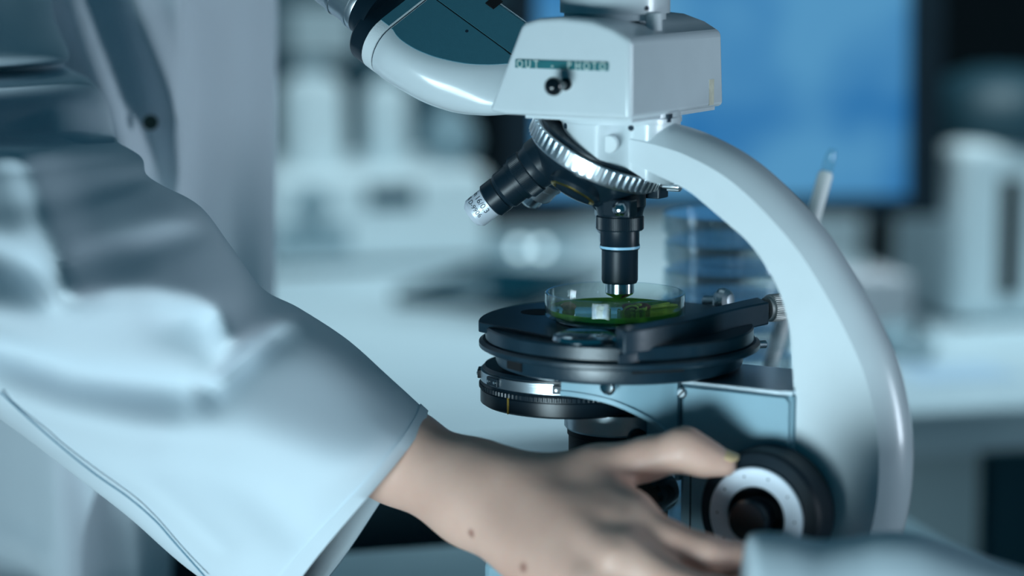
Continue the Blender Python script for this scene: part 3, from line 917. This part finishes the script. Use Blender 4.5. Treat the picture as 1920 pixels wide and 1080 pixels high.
# tendons over the back of the hand and a shallow hollow beside the thumb
for k_ in ('i', 'm'):
    a_p = palm_pts['wr1'][0] + np.array([20, -14, 2]); b_p = palm_pts[k_][0] + np.array([-4, -9.0, 3])
    hand = smin(hand, sd_cone(G, a_p, b_p, 1.5, 2.2), 7)
hV, hF = surface_nets(hand, lo_, H)
for _ in range(3):                      # light Laplacian smoothing
    acc = np.zeros_like(hV); cn = np.zeros(len(hV))
    for c in range(4):
        a_, b_ = hF[:, c], hF[:, (c + 1) % 4]
        np.add.at(acc, a_, hV[b_]); np.add.at(cn, a_, 1)
        np.add.at(acc, b_, hV[a_]); np.add.at(cn, b_, 1)
    hV = hV * 0.5 + 0.5 * acc / cn[:, None]

# skin: warm blotches plus two small moles
ms_k = bpy.data.materials.new('skin')
t, b = nt(ms_k)
tc = t.nodes.new('ShaderNodeTexCoord')
n1 = t.nodes.new('ShaderNodeTexNoise'); n1.inputs['Scale'].default_value = 28; n1.inputs['Detail'].default_value = 5
t.links.new(tc.outputs['Object'], n1.inputs['Vector'])
rp_ = t.nodes.new('ShaderNodeValToRGB')
rp_.color_ramp.elements[0].position = 0.3; rp_.color_ramp.elements[1].position = 0.72
rp_.color_ramp.elements[0].color = (0.70, 0.41, 0.32, 1)
rp_.color_ramp.elements[1].color = (0.82, 0.53, 0.42, 1)
t.links.new(n1.outputs['Fac'], rp_.inputs['Fac'])
prev = rp_.outputs['Color']
def nearest(px, py, y):
    p = at(px, py, y)
    dirn = ray(px, py); dirn = dirn / np.linalg.norm(dirn)
    rel = hV - CAM
    along = rel @ dirn
    off = np.linalg.norm(rel - along[:, None] * dirn, axis=1)
    c = np.where(off < 2.0)[0]
    return hV[c[np.argmin(along[c])]] if len(c) else p
for (px, py, rad) in ((877, 1004, 0.0017), (972, 1062, 0.0019)):
    c = nearest(px, py, -70) * MM
    vd = t.nodes.new('ShaderNodeVectorMath'); vd.operation = 'DISTANCE'
    vd.inputs[1].default_value = tuple(c)
    t.links.new(tc.outputs['Object'], vd.inputs[0])
    mr = t.nodes.new('ShaderNodeMapRange')
    mr.inputs['From Min'].default_value = rad * 1.5; mr.inputs['From Max'].default_value = rad * 0.5
    mr.inputs['To Min'].default_value = 0.0; mr.inputs['To Max'].default_value = 0.7
    t.links.new(vd.outputs['Value'], mr.inputs['Value'])
    mx = t.nodes.new('ShaderNodeMix'); mx.data_type = 'RGBA'
    t.links.new(mr.outputs['Result'], mx.inputs['Factor'])
    t.links.new(prev, mx.inputs['A'])
    mx.inputs['B'].default_value = (0.28, 0.10, 0.07, 1)
    prev = mx.outputs['Result']
t.links.new(prev, b.inputs['Base Color'])
b.inputs['Roughness'].default_value = 0.5
b.inputs['Subsurface Weight'].default_value = 0.15
b.inputs['Subsurface Radius'].default_value = (1.0, 0.35, 0.2)
b.inputs['Subsurface Scale'].default_value = 0.004
n2 = t.nodes.new('ShaderNodeTexNoise'); n2.inputs['Scale'].default_value = 350; n2.inputs['Detail'].default_value = 3
t.links.new(tc.outputs['Object'], n2.inputs['Vector'])
bp_ = t.nodes.new('ShaderNodeBump'); bp_.inputs['Strength'].default_value = 0.15; bp_.inputs['Distance'].default_value = 0.0006
t.links.new(n2.outputs['Fac'], bp_.inputs['Height']); t.links.new(bp_.outputs['Normal'], b.inputs['Normal'])

pr = thing('person', 'person in a white lab coat turning the microscope focus knob with one hand', 'person', (-330, 220, -780))
OFF = np.array([330.0, -220.0, 780.0])
def pk(name, geo, m, parent=None, **k):
    if parent is None:
        return mk(name, ([v3(p) + OFF for p in geo[0]], geo[1]), m, pr, **k)
    return mk(name, ([v3(p) + OFF for p in geo[0]], geo[1]), m, parent, **k)
hd = pk('arm_and_hand', (hV, hF), ms_k, angle=180, label='bare forearm and hand, thumb and index finger on the focus knob')
# moles are placed in object space, so shift them with the mesh
for n in t.nodes:
    if n.type == 'VECT_MATH':
        n.inputs[1].default_value = tuple(v3(n.inputs[1].default_value[:]) + OFF * MM)
M['nail'] = mat('thumb_nail', (0.72, 0.50, 0.28), 0.25)
tipc = at(1358, 869, -68); ipc = at(1318, 858, -67)
tdir = (tipc - ipc) / np.linalg.norm(tipc - ipc)
nup = np.array([0.25, -0.25, 0.93]); nup -= tdir * (nup @ tdir); nup /= np.linalg.norm(nup)
nsd = np.cross(tdir, nup)
nl = []
for i in range(9):
    s = i / 8
    rowl = []
    for k in range(9):
        a = (k / 8 - 0.5) * 1.7
        wv = 1.0 - 0.35 * max(0, (s - 0.75) * 4) - 0.3 * max(0, (0.2 - s) * 5)
        rad = 6.0 - 0.5 * s
        rowl.append(tipc + tdir * (-4.5 + 9.5 * s) + nup * (math.cos(a * wv) * rad + 0.15 - 0.4 * s) + nsd * math.sin(a * wv) * rad)
    nl.append(rowl)
pk('thumb_nail', loft(nl, closed=False, cap=False), 'nail', hd, solid=0.5)

# ---- lab coat
M['coat'] = mat('white_cotton_twill', (0.76, 0.85, 0.91), 0.75, var=0.02, vscale=12, bump=0.12, bscale=1800, spec=0.25)
M['coat_lining'] = mat('coat_lining_cotton', (0.62, 0.70, 0.80), 0.8, var=0.02, vscale=12)
secs = [  # inner contour, outer contour, centre depth, depth radius
    ((85, -160), (-300, -190), 140, 50), ((92, 15), (-300, 0), 112, 52), ((124, 102), (-300, 108), 88, 58), ((117, 122), (-300, 132), 108, 34),
    ((140, 138), (-300, 150), 92, 44), ((166, 153), (-300, 168), 80, 50), ((196, 188), (-300, 200), 106, 34), ((211, 240), (-300, 238), 110, 30),
    ((214, 263), (-300, 252), 92, 38), ((217, 270), (-305, 262), 42, 44),
    ((262, 298), (-330, 330), 32, 50), ((271, 330), (-320, 420), 22, 54), ((300, 352), (-280, 520), 10, 61), ((372, 392), (-180, 612), 2, 64),
    ((430, 465), (-80, 702), -2, 57), ((490, 545), (40, 795), -5, 52), ((560, 582), (150, 885), -8, 48), ((650, 640), (245, 962), -12, 45),
    ((725, 706), (345, 1050), -16, 41), ((776, 752), (440, 1112), -20, 37), ((800, 775), (505, 1124), -22, 35)]
raw = []
for (I, O, Yc, Dr) in secs:
    pI, pO = at(*I, Yc), at(*O, Yc)
    raw.append(np.concatenate([pI, pO, [Dr]]))
NS, NP_ = 150, 128
rs = smooth_pts(raw, NS)
folds = [  # polyline in the picture, height (mm), width (mm)
    ([(150, 516), (300, 524), (425, 556), (442, 610)], 17, 8.5), ([(15, 285), (90, 405), (165, 516)], 14, 8),
    ([(60, 720), (300, 770), (470, 775), (620, 830), (740, 850)], 10, 17), ([(415, 690), (450, 625), (545, 585)], 5, 5.5),
    ([(-60, 610), (150, 690), (340, 722)], -12, 9), ([(408, 716), (480, 652), (575, 604)], -11, 6), ([(175, 478), (260, 468), (370, 446)], -9, 6),
    ([(-80, 460), (110, 515)], -14, 9), ([(-60, 560), (250, 570)], 4, 12), ([(330, 830), (480, 900), (560, 980)], -3, 10), ([(120, 820), (300, 900), (420, 1010)], 3, 7),
    ([(-40, 55), (60, 78), (115, 98)], 6, 8),
    ([(225, 300), (262, 330)], -3, 4)]
fl = []
for pts, A, w in folds:
    fl.append(([np.array([at(x, y, -35)[0], at(x, y, -35)[2]]) for x, y in pts], A, w))
def fold_disp(x, z, fl):
    """summed height of soft ridges and valleys at points of the x-z plane"""
    p = np.stack([x, z], -1)
    s = np.zeros(len(p))
    for pts, A, w in fl:
        dmin = np.full(len(p), 1e9)
        for a, b in zip(pts[:-1], pts[1:]):
            ab = b - a
            tt_ = np.clip((p - a) @ ab / (ab @ ab), 0, 1)
            dmin = np.minimum(dmin, np.linalg.norm(p - a - tt_[:, None] * ab, axis=1))
        s += A * np.exp(-(dmin / w) ** 2)
    return s
rings = []
for i, q in enumerate(rs):
    pI, pO, Dr = q[:3], q[3:6], q[6]
    C_ = (pI + pO) / 2; A_ = (pI - pO) / 2
    an = A_ / np.linalg.norm(A_)
    side = np.array([-an[2], 0, an[0]])
    if side[0] < 0:
        side = -side
    cuff = max(0.0, (i / (NS - 1) - 0.86) / 0.14)
    ph = 2 * math.pi * np.arange(NP_) / NP_
    c, sn = np.cos(ph), np.sin(ph)
    cc = np.sign(c) * np.abs(c) ** 0.92
    ss = np.sign(sn) * np.abs(sn) ** 0.92
    p = C_ + cc[:, None] * A_ + (ss * np.where(sn < 0, 1 - 0.38 * c * (1 - min(1, max(0, (i / (NS - 1) - 0.62) / 0.22))), 1.0))[:, None] * np.array([0, Dr, 0])
    p = p + ((1 + sn) / 2 * 21.0 * cuff * ((1 - c) / 2) ** 0.6)[:, None] * side
    wgt = np.clip(-sn * 1.6, 0, 1) * (1 - 0.85 * max(0, (i / (NS - 1) - 0.93) / 0.07))
    p[:, 1] -= fold_disp(p[:, 0], p[:, 2], fl) * wgt
    rings.append(list(p))
slv = pk('coat_sleeve', loft(rings, cap=False), 'coat', angle=180, solid=1.3, label='wide white lab coat sleeve with soft folds')
# cuff hem and underside seam ride on the sleeve surface
def grow(r, k):
    c_ = np.mean(r, axis=0)
    return [c_ + (p - c_) * (1 + k / np.linalg.norm(p - c_)) for p in r]
pk('cuff_hem', loft([grow(rings[-6], 0.1), grow(rings[-6], 0.7), grow(rings[-1], 0.8), grow(rings[-1], 0.1)], cap=False), 'coat', slv, angle=60)
seam_px = [(0, 735), (60, 790), (120, 842), (180, 890), (240, 932), (290, 975), (330, 1020), (385, 1082)]
rflat = np.array([p for r in rings[70:] for p in r])
sp = []
for (x, y) in smooth_pts(seam_px, 40):
    dirn = ray(x, y); dirn = dirn / np.linalg.norm(dirn)
    rel = rflat - CAM; al = rel @ dirn
    off = np.linalg.norm(rel - al[:, None] * dirn, axis=1)
    c = np.where(off < 4.0)[0]
    if len(c):
        j = c[np.argmin(al[c] + off[c] * 2)]
        sp.append((CAM, dirn, al[j]))
if len(sp) > 8:
    tt_ = np.linspace(-1, 1, len(sp))
    cf = np.polyfit(tt_, [q[2] for q in sp], 5)
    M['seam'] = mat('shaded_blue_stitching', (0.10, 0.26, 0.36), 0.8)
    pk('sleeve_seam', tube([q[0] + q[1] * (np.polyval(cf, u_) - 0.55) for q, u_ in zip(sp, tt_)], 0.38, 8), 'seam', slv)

# coat body
plan = [(-420, 245), (-330, 195), (-150, 168), (60, 158), (200, 155), (300, 153), (338, 156), (352, 170), (400, 188), (455, 212), (500, 236), (516, 254), (505, 284), (420, 330), (200, 375), (-200, 375), (-400, 310)]
tf = [([np.array([at(x, y, 154)[0], at(x, y, 154)[2]]) for x, y in pts], A, w) for pts, A, w in
      [([(120, -60), (180, 110), (240, 300)], 13, 7), ([(235, -60), (335, 200)], 11, 6), ([(180, -60), (262, 190), (300, 330)], -7, 8), ([(60, -60), (110, 120)], 8, 6),
       ([(95, 780), (110, 1100)], 7, 10), ([(225, 960), (235, 1200)], 6, 4), ([(160, 900), (180, 1200)], -5, 8), ([(0, 1010), (80, 1040)], 5, 5)]]
trings = []
for j in range(84):
    y = -420 + j * 24
    st_ = min(1, max(0, (y - 560) / 480)); st_ = st_ * st_ * (3 - 2 * st_)
    pp = smooth_pts([np.array([x - (195 * st_ * min(1, max(0, (x - 60) / 300)) if x > 60 else 0), Y]) for x, Y in plan], 110)
    p = np.array([at(x, y, Y) for x, Y in pp])
    xs = np.array([q[0] for q in pp]); f = np.array([1.0 if q[1] < 260 else 0.0 for q in pp])
    wob = 1.6 * np.sin(xs * 0.06 + p[:, 2] * 0.004) * np.where(xs > 345, 1, 0.4) * f
    p[:, 1] -= fold_disp(p[:, 0], p[:, 2], tf) * f
    p += wob[:, None] * np.array([1.0, -0.4, 0])
    trings.append(list(p))
ct = pk('coat_body', loft(trings), 'coat', angle=180, label='white lab coat front hanging behind the sleeve')
bq = at(280, 231, 146)
M['button'] = mat('dark_green_metal_button', (0.05, 0.08, 0.07), 0.35, 0.6)
pk('button', lathe([(0, 0), (3.6, 0), (3.8, 0.8), (3.2, 1.8), (1.6, 1.4), (0, 1.4)], 28, bq + np.array([0, 4, 0]), (0.1, -1, 0.1)), 'button', ct)
M['trouser'] = mat('black_trouser_cloth', (0.006, 0.009, 0.012), 0.85)
for (x0, y0) in ((-330, 170), (-330, 280)):
    prof = [(62, -10), (64, -120), (58, -350), (48, -480), (44, -700), (42, -745), (0, -745)]
    pk('trouser_leg', lathe([(0, -5)] + prof, 32, (x0, y0, 0)), 'trouser')
    pk('shoe', loft([[(x0 + 20 + dx * 1.0, y0 + w * math.cos(a), -779 + max(0, hgt * math.sin(a))) for a in np.linspace(0, math.pi, 13)] + [] for dx, w, hgt in ((-75, 22, 40), (-60, 38, 62), (0, 42, 68), (60, 46, 48), (110, 40, 34), (135, 16, 18))]), 'black_satin')

# ==================================================================  BENCH BACKGROUND
def wthing(name, label, cat, px, Y, z=0.0, rz=RZ, group=None):
    p = at(px, 500, Y)
    return thing(name, label, cat, (p[0], Y, z), rz, group)

M['screen'] = mat('blue_monitor_screen', (0.01, 0.02, 0.03), 0.3)
t, b = nt(M['screen'])
tc = t.nodes.new('ShaderNodeTexCoord'); n1 = t.nodes.new('ShaderNodeTexNoise'); n1.inputs['Scale'].default_value = 9; n1.inputs['Detail'].default_value = 2
t.links.new(tc.outputs['Object'], n1.inputs['Vector'])
rp_ = t.nodes.new('ShaderNodeValToRGB')
rp_.color_ramp.elements[0].position = 0.32; rp_.color_ramp.elements[1].position = 0.56
rp_.color_ramp.elements[0].color = (0.016, 0.145, 0.38, 1); rp_.color_ramp.elements[1].color = (0.080, 0.28, 0.50, 1)
t.links.new(n1.outputs['Fac'], rp_.inputs['Fac']); t.links.new(rp_.outputs['Color'], b.inputs['Emission Color'])
b.inputs['Emission Strength'].default_value = 1.0
mY = 900.0
L_, R_ = at(945, 400, mY), at(1762, 400, mY)
mw = R_[0] - L_[0]
mz0 = at(1300, 403, mY)[2]
mon = thing('computer_monitor', 'black framed monitor with a glowing blue screen behind the microscope', 'monitor', ((L_[0] + R_[0]) / 2, mY, 0), 0)
hw = mw / 2
tilt = lambda g: ([np.array([p[0], p[1] + (p[2] - mz0) * 0.10, p[2]]) for p in g[0]], g[1])
mh = 262.0
mk('casing', tilt(box(-hw, hw, 2, 34, mz0, mz0 + mh)), 'black_satin', mon, bevel=4)
bw = 26.0
fr_ = mk('bezel', tilt(join(box(-hw, hw, -8, 2.5, mz0, mz0 + 15), box(-hw, hw, -8, 2.5, mz0 + mh - 16, mz0 + mh), box(-hw, -hw + bw, -8, 2.5, mz0 + 15, mz0 + mh - 16), box(hw - bw, hw, -8, 2.5, mz0 + 15, mz0 + mh - 16))), 'black_satin', mon)
mk('screen', tilt(box(-hw + bw, hw - bw, -1, 2.4, mz0 + 15, mz0 + mh - 16)), 'screen', mon, label='glowing blue screen')
mk('stand_neck', box(-26, 26, 26, 44, 8, mz0 + 90), 'black_satin', mon)
mk('stand_foot', box(-80, 80, -30, 90, 0, 9), 'black_satin', mon, bevel=3)

def simple_box(name, label, cat, px, Y, w, d, h, m, z=0.0, bev=4, rz=RZ):
    t_ = wthing(name, label, cat, px, Y, z, rz)
    mk('body', box(-w / 2, w / 2, 0, d, 0, h), m, t_, bevel=bev)
    return t_
M['equip'] = mat('white_instrument_plastic', (0.80, 0.89, 0.92), 0.45, var=0.02, vscale=10)
M['equip_grey'] = mat('grey_instrument_plastic', (0.26, 0.37, 0.42), 0.5)
M['carton'] = mat('pinkish_white_carton', (0.62, 0.60, 0.62), 0.7)
M['lcd'] = mat('dark_teal_display', (0.006, 0.06, 0.09), 0.2)
M['black_cab'] = mat('black_cabinet_paint', (0.002, 0.005, 0.007), 0.7, spec=0.1)

# left: analyser with two tanks on it
an = wthing('benchtop_analyser', 'wide white benchtop analyser with dark display, left of the microscope', 'analyser', 715, 1250)
mk('body', box(-105, 105, 0, 190, 6, 92), 'equip', an, bevel=8)
mk('plinth', box(-98, 98, 6, 184, 0, 6), 'black_satin', an)
mk('display', box(-14, 36, -1.5, 1, 60, 80), 'lcd', an)
mk('dial', lathe([(0, 0), (15, 0), (15, 6), (12, 8), (0, 8)], 32, (-66, 1, 66), (0, -1, 0)), 'equip_grey', an)
mk('vent_panel', box(-100, -30, -1.0, 1, 20, 44), 'equip_grey', an)
def tank(px, Y, r, h, label, z, cap):
    t_ = wthing('reagent_bottle', label, 'bottle', px, Y, z, group=None)
    mk('bottle_body', lathe([(0, 0), (r * 0.95, 0), (r, 2), (r, h * 0.82), (r * 0.9, h * 0.9), (r * 0.45, h * 0.97), (r * 0.45, h), (0, h)], 40), 'equip', t_)
    mk('cap', lathe([(0, h - 1), (r * 0.5, h - 1), (r * 0.5, h + cap), (0, h + cap)], 28), 'equip_grey', t_)
tank(590, 1310, 31, 92, 'wide white plastic bottle standing on the left end of the analyser', 92, 10)
tank(728, 1325, 22, 84, 'narrower white plastic bottle standing on the middle of the analyser', 92, 10)
fl_ = wthing('round_flask', 'grey-white round flask standing on the right end of the analyser', 'flask', 845, 1335, 92)
mk('flask_body', lathe([(0, 0), (14, 0), (23, 9), (27, 24), (23, 40), (13, 49), (8, 53), (8, 66), (10, 67), (0, 67)], 48), 'equip_grey', fl_)
mk('stopper', lathe([(0, 66), (7.5, 66), (9, 74), (0, 74)], 24), 'equip', fl_)
# dark tray
tcn = atz(945, 532, 8)
tr_ = thing('instrument_tray', 'flat dark blue tray lying on the bench in front of the analyser', 'tray', (tcn[0], tcn[1], 0), R(-24))
poly = [(-62.0, -95.0), (62.0, -95.0), (62.0, 95.0), (-62.0, 95.0)]
mk('tray_floor', prism(poly, 0, 6, lambda x, y, h: (x, y, h)), 'lcd', tr_)
rimv = []
for i in range(4):
    a_, b_ = np.array(poly[i]), np.array(poly[(i + 1) % 4])
    n_ = np.array([-(b_ - a_)[1], (b_ - a_)[0]]); n_ /= np.linalg.norm(n_); n_ = n_ * 4
    rimv.append(prism([tuple(a_), tuple(b_), tuple(b_ + n_), tuple(a_ + n_)], 0, 12, lambda x, y, h: (x, y, h)))
mk('tray_rim', join(*rimv), 'lcd', tr_)
# indicator lamps on a socket strip at the back
stp = wthing('socket_strip', 'grey socket strip with two lit lamps at the back of the bench', 'socket strip', 996, 1330)
mk('body', box(-45, 45, 0, 30, 0, 20), 'equip_grey', stp, bevel=3)
M['lamp'] = mat('lit_indicator_lamp', (0.8, 0.95, 1.0), 0.3, emit=(0.70, 0.93, 1.0), estr=2.8)
for x, z in ((-12, 10), (10, 9)):
    mk('indicator_lamp', lathe([(0, 0), (4.2, 0), (4.0, 1.4), (2.4, 3), (0, 3.4)], 24, (x, 0, z), (0, -1, 0)), 'lamp', stp, label='small lit lamp')
# wall shelf with a white box
q0 = at(600, 118, 1600)
shf = thing('wall_shelf', 'dark blue wall shelf above the analyser', 'shelf', (q0[0], 1600, q0[2]), RZ)
mk('board', box(-160, 58, 0, 110, -14, 4), 'lcd', shf, bevel=1)
for x in (-120, 30):
    mk('bracket', box(x, x + 6, 20, 112, -70, -14), 'black_satin', shf)
bx_ = thing('storage_box', 'white storage box on the wall shelf', 'box', (q0[0] + 4, 1612, q0[2] + 4), RZ)
mk('body', box(-38, 34, 0, 80, 0, 46), 'equip', bx_, bevel=3)
mk('lid', box(-40, 36, -2, 82, 46, 56), 'equip', bx_, bevel=2)
# dark cupboard behind the flask
simple_box('dark_cupboard', 'black cupboard standing at the back behind the monitor left edge', 'cupboard', 985, 1560, 110, 90, 240, 'black_cab')
# right: small carton and mouse under the monitor, white centrifuge with black lid, black cabinet
simple_box('carton', 'small pinkish white carton under the right corner of the monitor', 'carton', 1640, 800, 64, 50, 58, 'carton', bev=1)
mo = wthing('computer_mouse', 'dark grey computer mouse on the bench beside the centrifuge', 'mouse', 1722, 770)
mk('shell', blob((0, 30, 8), (24, 38, 17), 9, 24, 12), 'equip_grey', mo)
mk('wheel', lathe([(0, -3), (5, -3), (5, 3), (0, 3)], 16, (0, 2, 22), (1, 0, 0)), 'black_satin', mo)
ce = wthing('centrifuge', 'white centrifuge with a dark slot and black domed lid at the right edge', 'centrifuge', 1922, 935)
mk('body', box(-62, 70, 0, 130, 4, 150), 'equip', ce, bevel=12, seg=5)
mk('slot_window', box(-24, -4, -1.5, 2, 24, 122), 'black_cab', ce, bevel=4, label='dark vertical slot')
mk('lid', ([np.array([p[0] * 1.0 + 4, p[1] + 65, p[2]]) for p in lathe([(0, 148), (66, 148), (70, 154), (66, 176), (50, 196), (24, 206), (0, 208)], 56)[0]], lathe([(0, 148), (66, 148), (70, 154), (66, 176), (50, 196), (24, 206), (0, 208)], 56)[1]), 'cabinet', ce, label='black domed lid')
for x in (-48, 56):
    mk('foot', lathe([(0, 0), (8, 0), (8, 5), (0, 5)], 16, (x, 14, 0)), 'black_satin', ce)
simple_box('tall_cabinet', 'tall black cabinet standing behind the centrifuge', 'cabinet', 1990, 1180, 260, 160, 420, 'black_cab')
pp_ = thing('paper_sheet', 'pale blue paper sheet lying flat on the bench front', 'paper', (*at(1790, 690, 720)[:2], 0.0), RZ)
mk('sheet', box(-40, 40, -30, 30, 0.2, 1.2), mat('pale_blue_paper', (0.48, 0.62, 0.75), 0.8), pp_)

# ==================================================================  ON THE NEAR TABLE
scn = at(1368, 560, 130)
ords = ['topmost', 'second', 'third', 'fourth', 'fifth', 'sixth', 'seventh', 'eighth', 'ninth', 'tenth', 'eleventh', 'twelfth', 'thirteenth', 'bottom']
dbase = mesh_of('petri_dish', lathe([(0, 0), (30, 0), (30.6, 0.6), (30.6, 10.5), (29.6, 10.5), (29.6, 1.6), (0, 1.6)], 64))
dlid = mesh_of('lid', lathe([(0, 13.4), (31.6, 13.4), (32.2, 12.8), (32.2, 4.5), (31.2, 4.5), (31.2, 11.8), (30.5, 12.2), (0, 12.2)], 64))
dbase.materials.append(M['poly']); dlid.materials.append(M['poly'])
for k in range(14):
    e = thing('stacked_dish', 'clear plastic petri dish in the tall stack behind the stage, %s%s' % (ords[k], ' of the stack' if k in (0, 13) else ' from the top'), 'petri dish',
              (scn[0] + random.uniform(-1, 1), 130 + random.uniform(-1, 1), (13 - k) * 13.6), 0, 'stacked petri dishes behind the stage')
    for nm, me in (('dish_base', dbase), ('lid', dlid)):
        o = bpy.data.objects.new(nm, me); COL.objects.link(o); o.parent = e
# pipette leaning in a small beaker behind the arm
pb, ptp = at(1440, 700, 112), at(1562, 279, 112)
dv = (ptp - pb) / np.linalg.norm(ptp - pb)
low_p = pb + dv * ((6 - pb[2]) / dv[2])
bkr = thing('beaker', 'small glass beaker behind the microscope arm holding the pipette', 'beaker', (low_p[0] + 16, 112, 0))
mk('glass_wall', lathe([(0, 0), (23, 0), (24, 1), (24, 58), (25, 60), (23.6, 60), (22.8, 58), (22.8, 2), (0, 2)], 48), 'glass', bkr)
pip = thing('pipette', 'slim white pipette with clear tip leaning up behind the microscope arm', 'pipette', tuple(low_p))
Ltot = np.linalg.norm(ptp - low_p)
M['pip'] = mat('translucent_white_plastic', (0.90, 0.93, 0.92), 0.35)
mk('barrel', lathe([(0, 0), (2.0, 0), (3.4, 2), (3.6, Ltot - 13), (2.6, Ltot - 11), (0, Ltot - 11)], 28, (0, 0, 0), dv), 'pip', pip)
mk('clear_tip', lathe([(0, Ltot - 12), (2.5, Ltot - 12), (2.7, Ltot - 8), (2.4, Ltot - 3), (1.4, Ltot), (0, Ltot)], 24, (0, 0, 0), dv), 'glass', pip)

# crumpled cloth in the near foreground
M['cloth'] = mat('pale_blue_lab_cloth', (0.74, 0.85, 0.91), 0.8, var=0.03, vscale=20, bump=0.1, bscale=900)
FY = -165.0
cpx = [(1404, 1022), (1420, 1001), (1480, 1002), (1540, 1014), (1600, 1010), (1660, 1000), (1712, 1000), (1760, 1012), (1850, 1044), (1925, 1068), (2010, 1100), (2080, 1140)]
top = smooth_pts([at(x, y, FY) for x, y in cpx], 70)
crow = []
for p in top:
    z = p[2]
    ring = []
    for (dy, fz, dx) in ((-48, 0.0, 0), (-44, 0.25, 0), (-38, 0.5, 0), (-30, 0.72, 0), (-22, 0.86, 0), (-14, 0.945, 0), (-6, 0.985, 0), (0, 1.0, 0), (14, 0.97, 0), (30, 0.84, 0), (42, 0.5, 0), (46, 0.2, 0), (48, 0.0, 0)):
        w = math.sin(p[0] * 0.11 + dy * 0.05) * 2.2 * (1 - fz) + math.sin(p[0] * 0.21 + dy * 0.12) * 1.1 * (1 - fz)
        ring.append(np.array([p[0] + dx, FY + dy + w, z * fz]))
    crow.append(ring)
clo = mk('folded_cloth', loft(crow), 'cloth', angle=180)
tag(clo, 'pale blue crumpled cloth heaped in the near foreground at lower right', 'cloth')
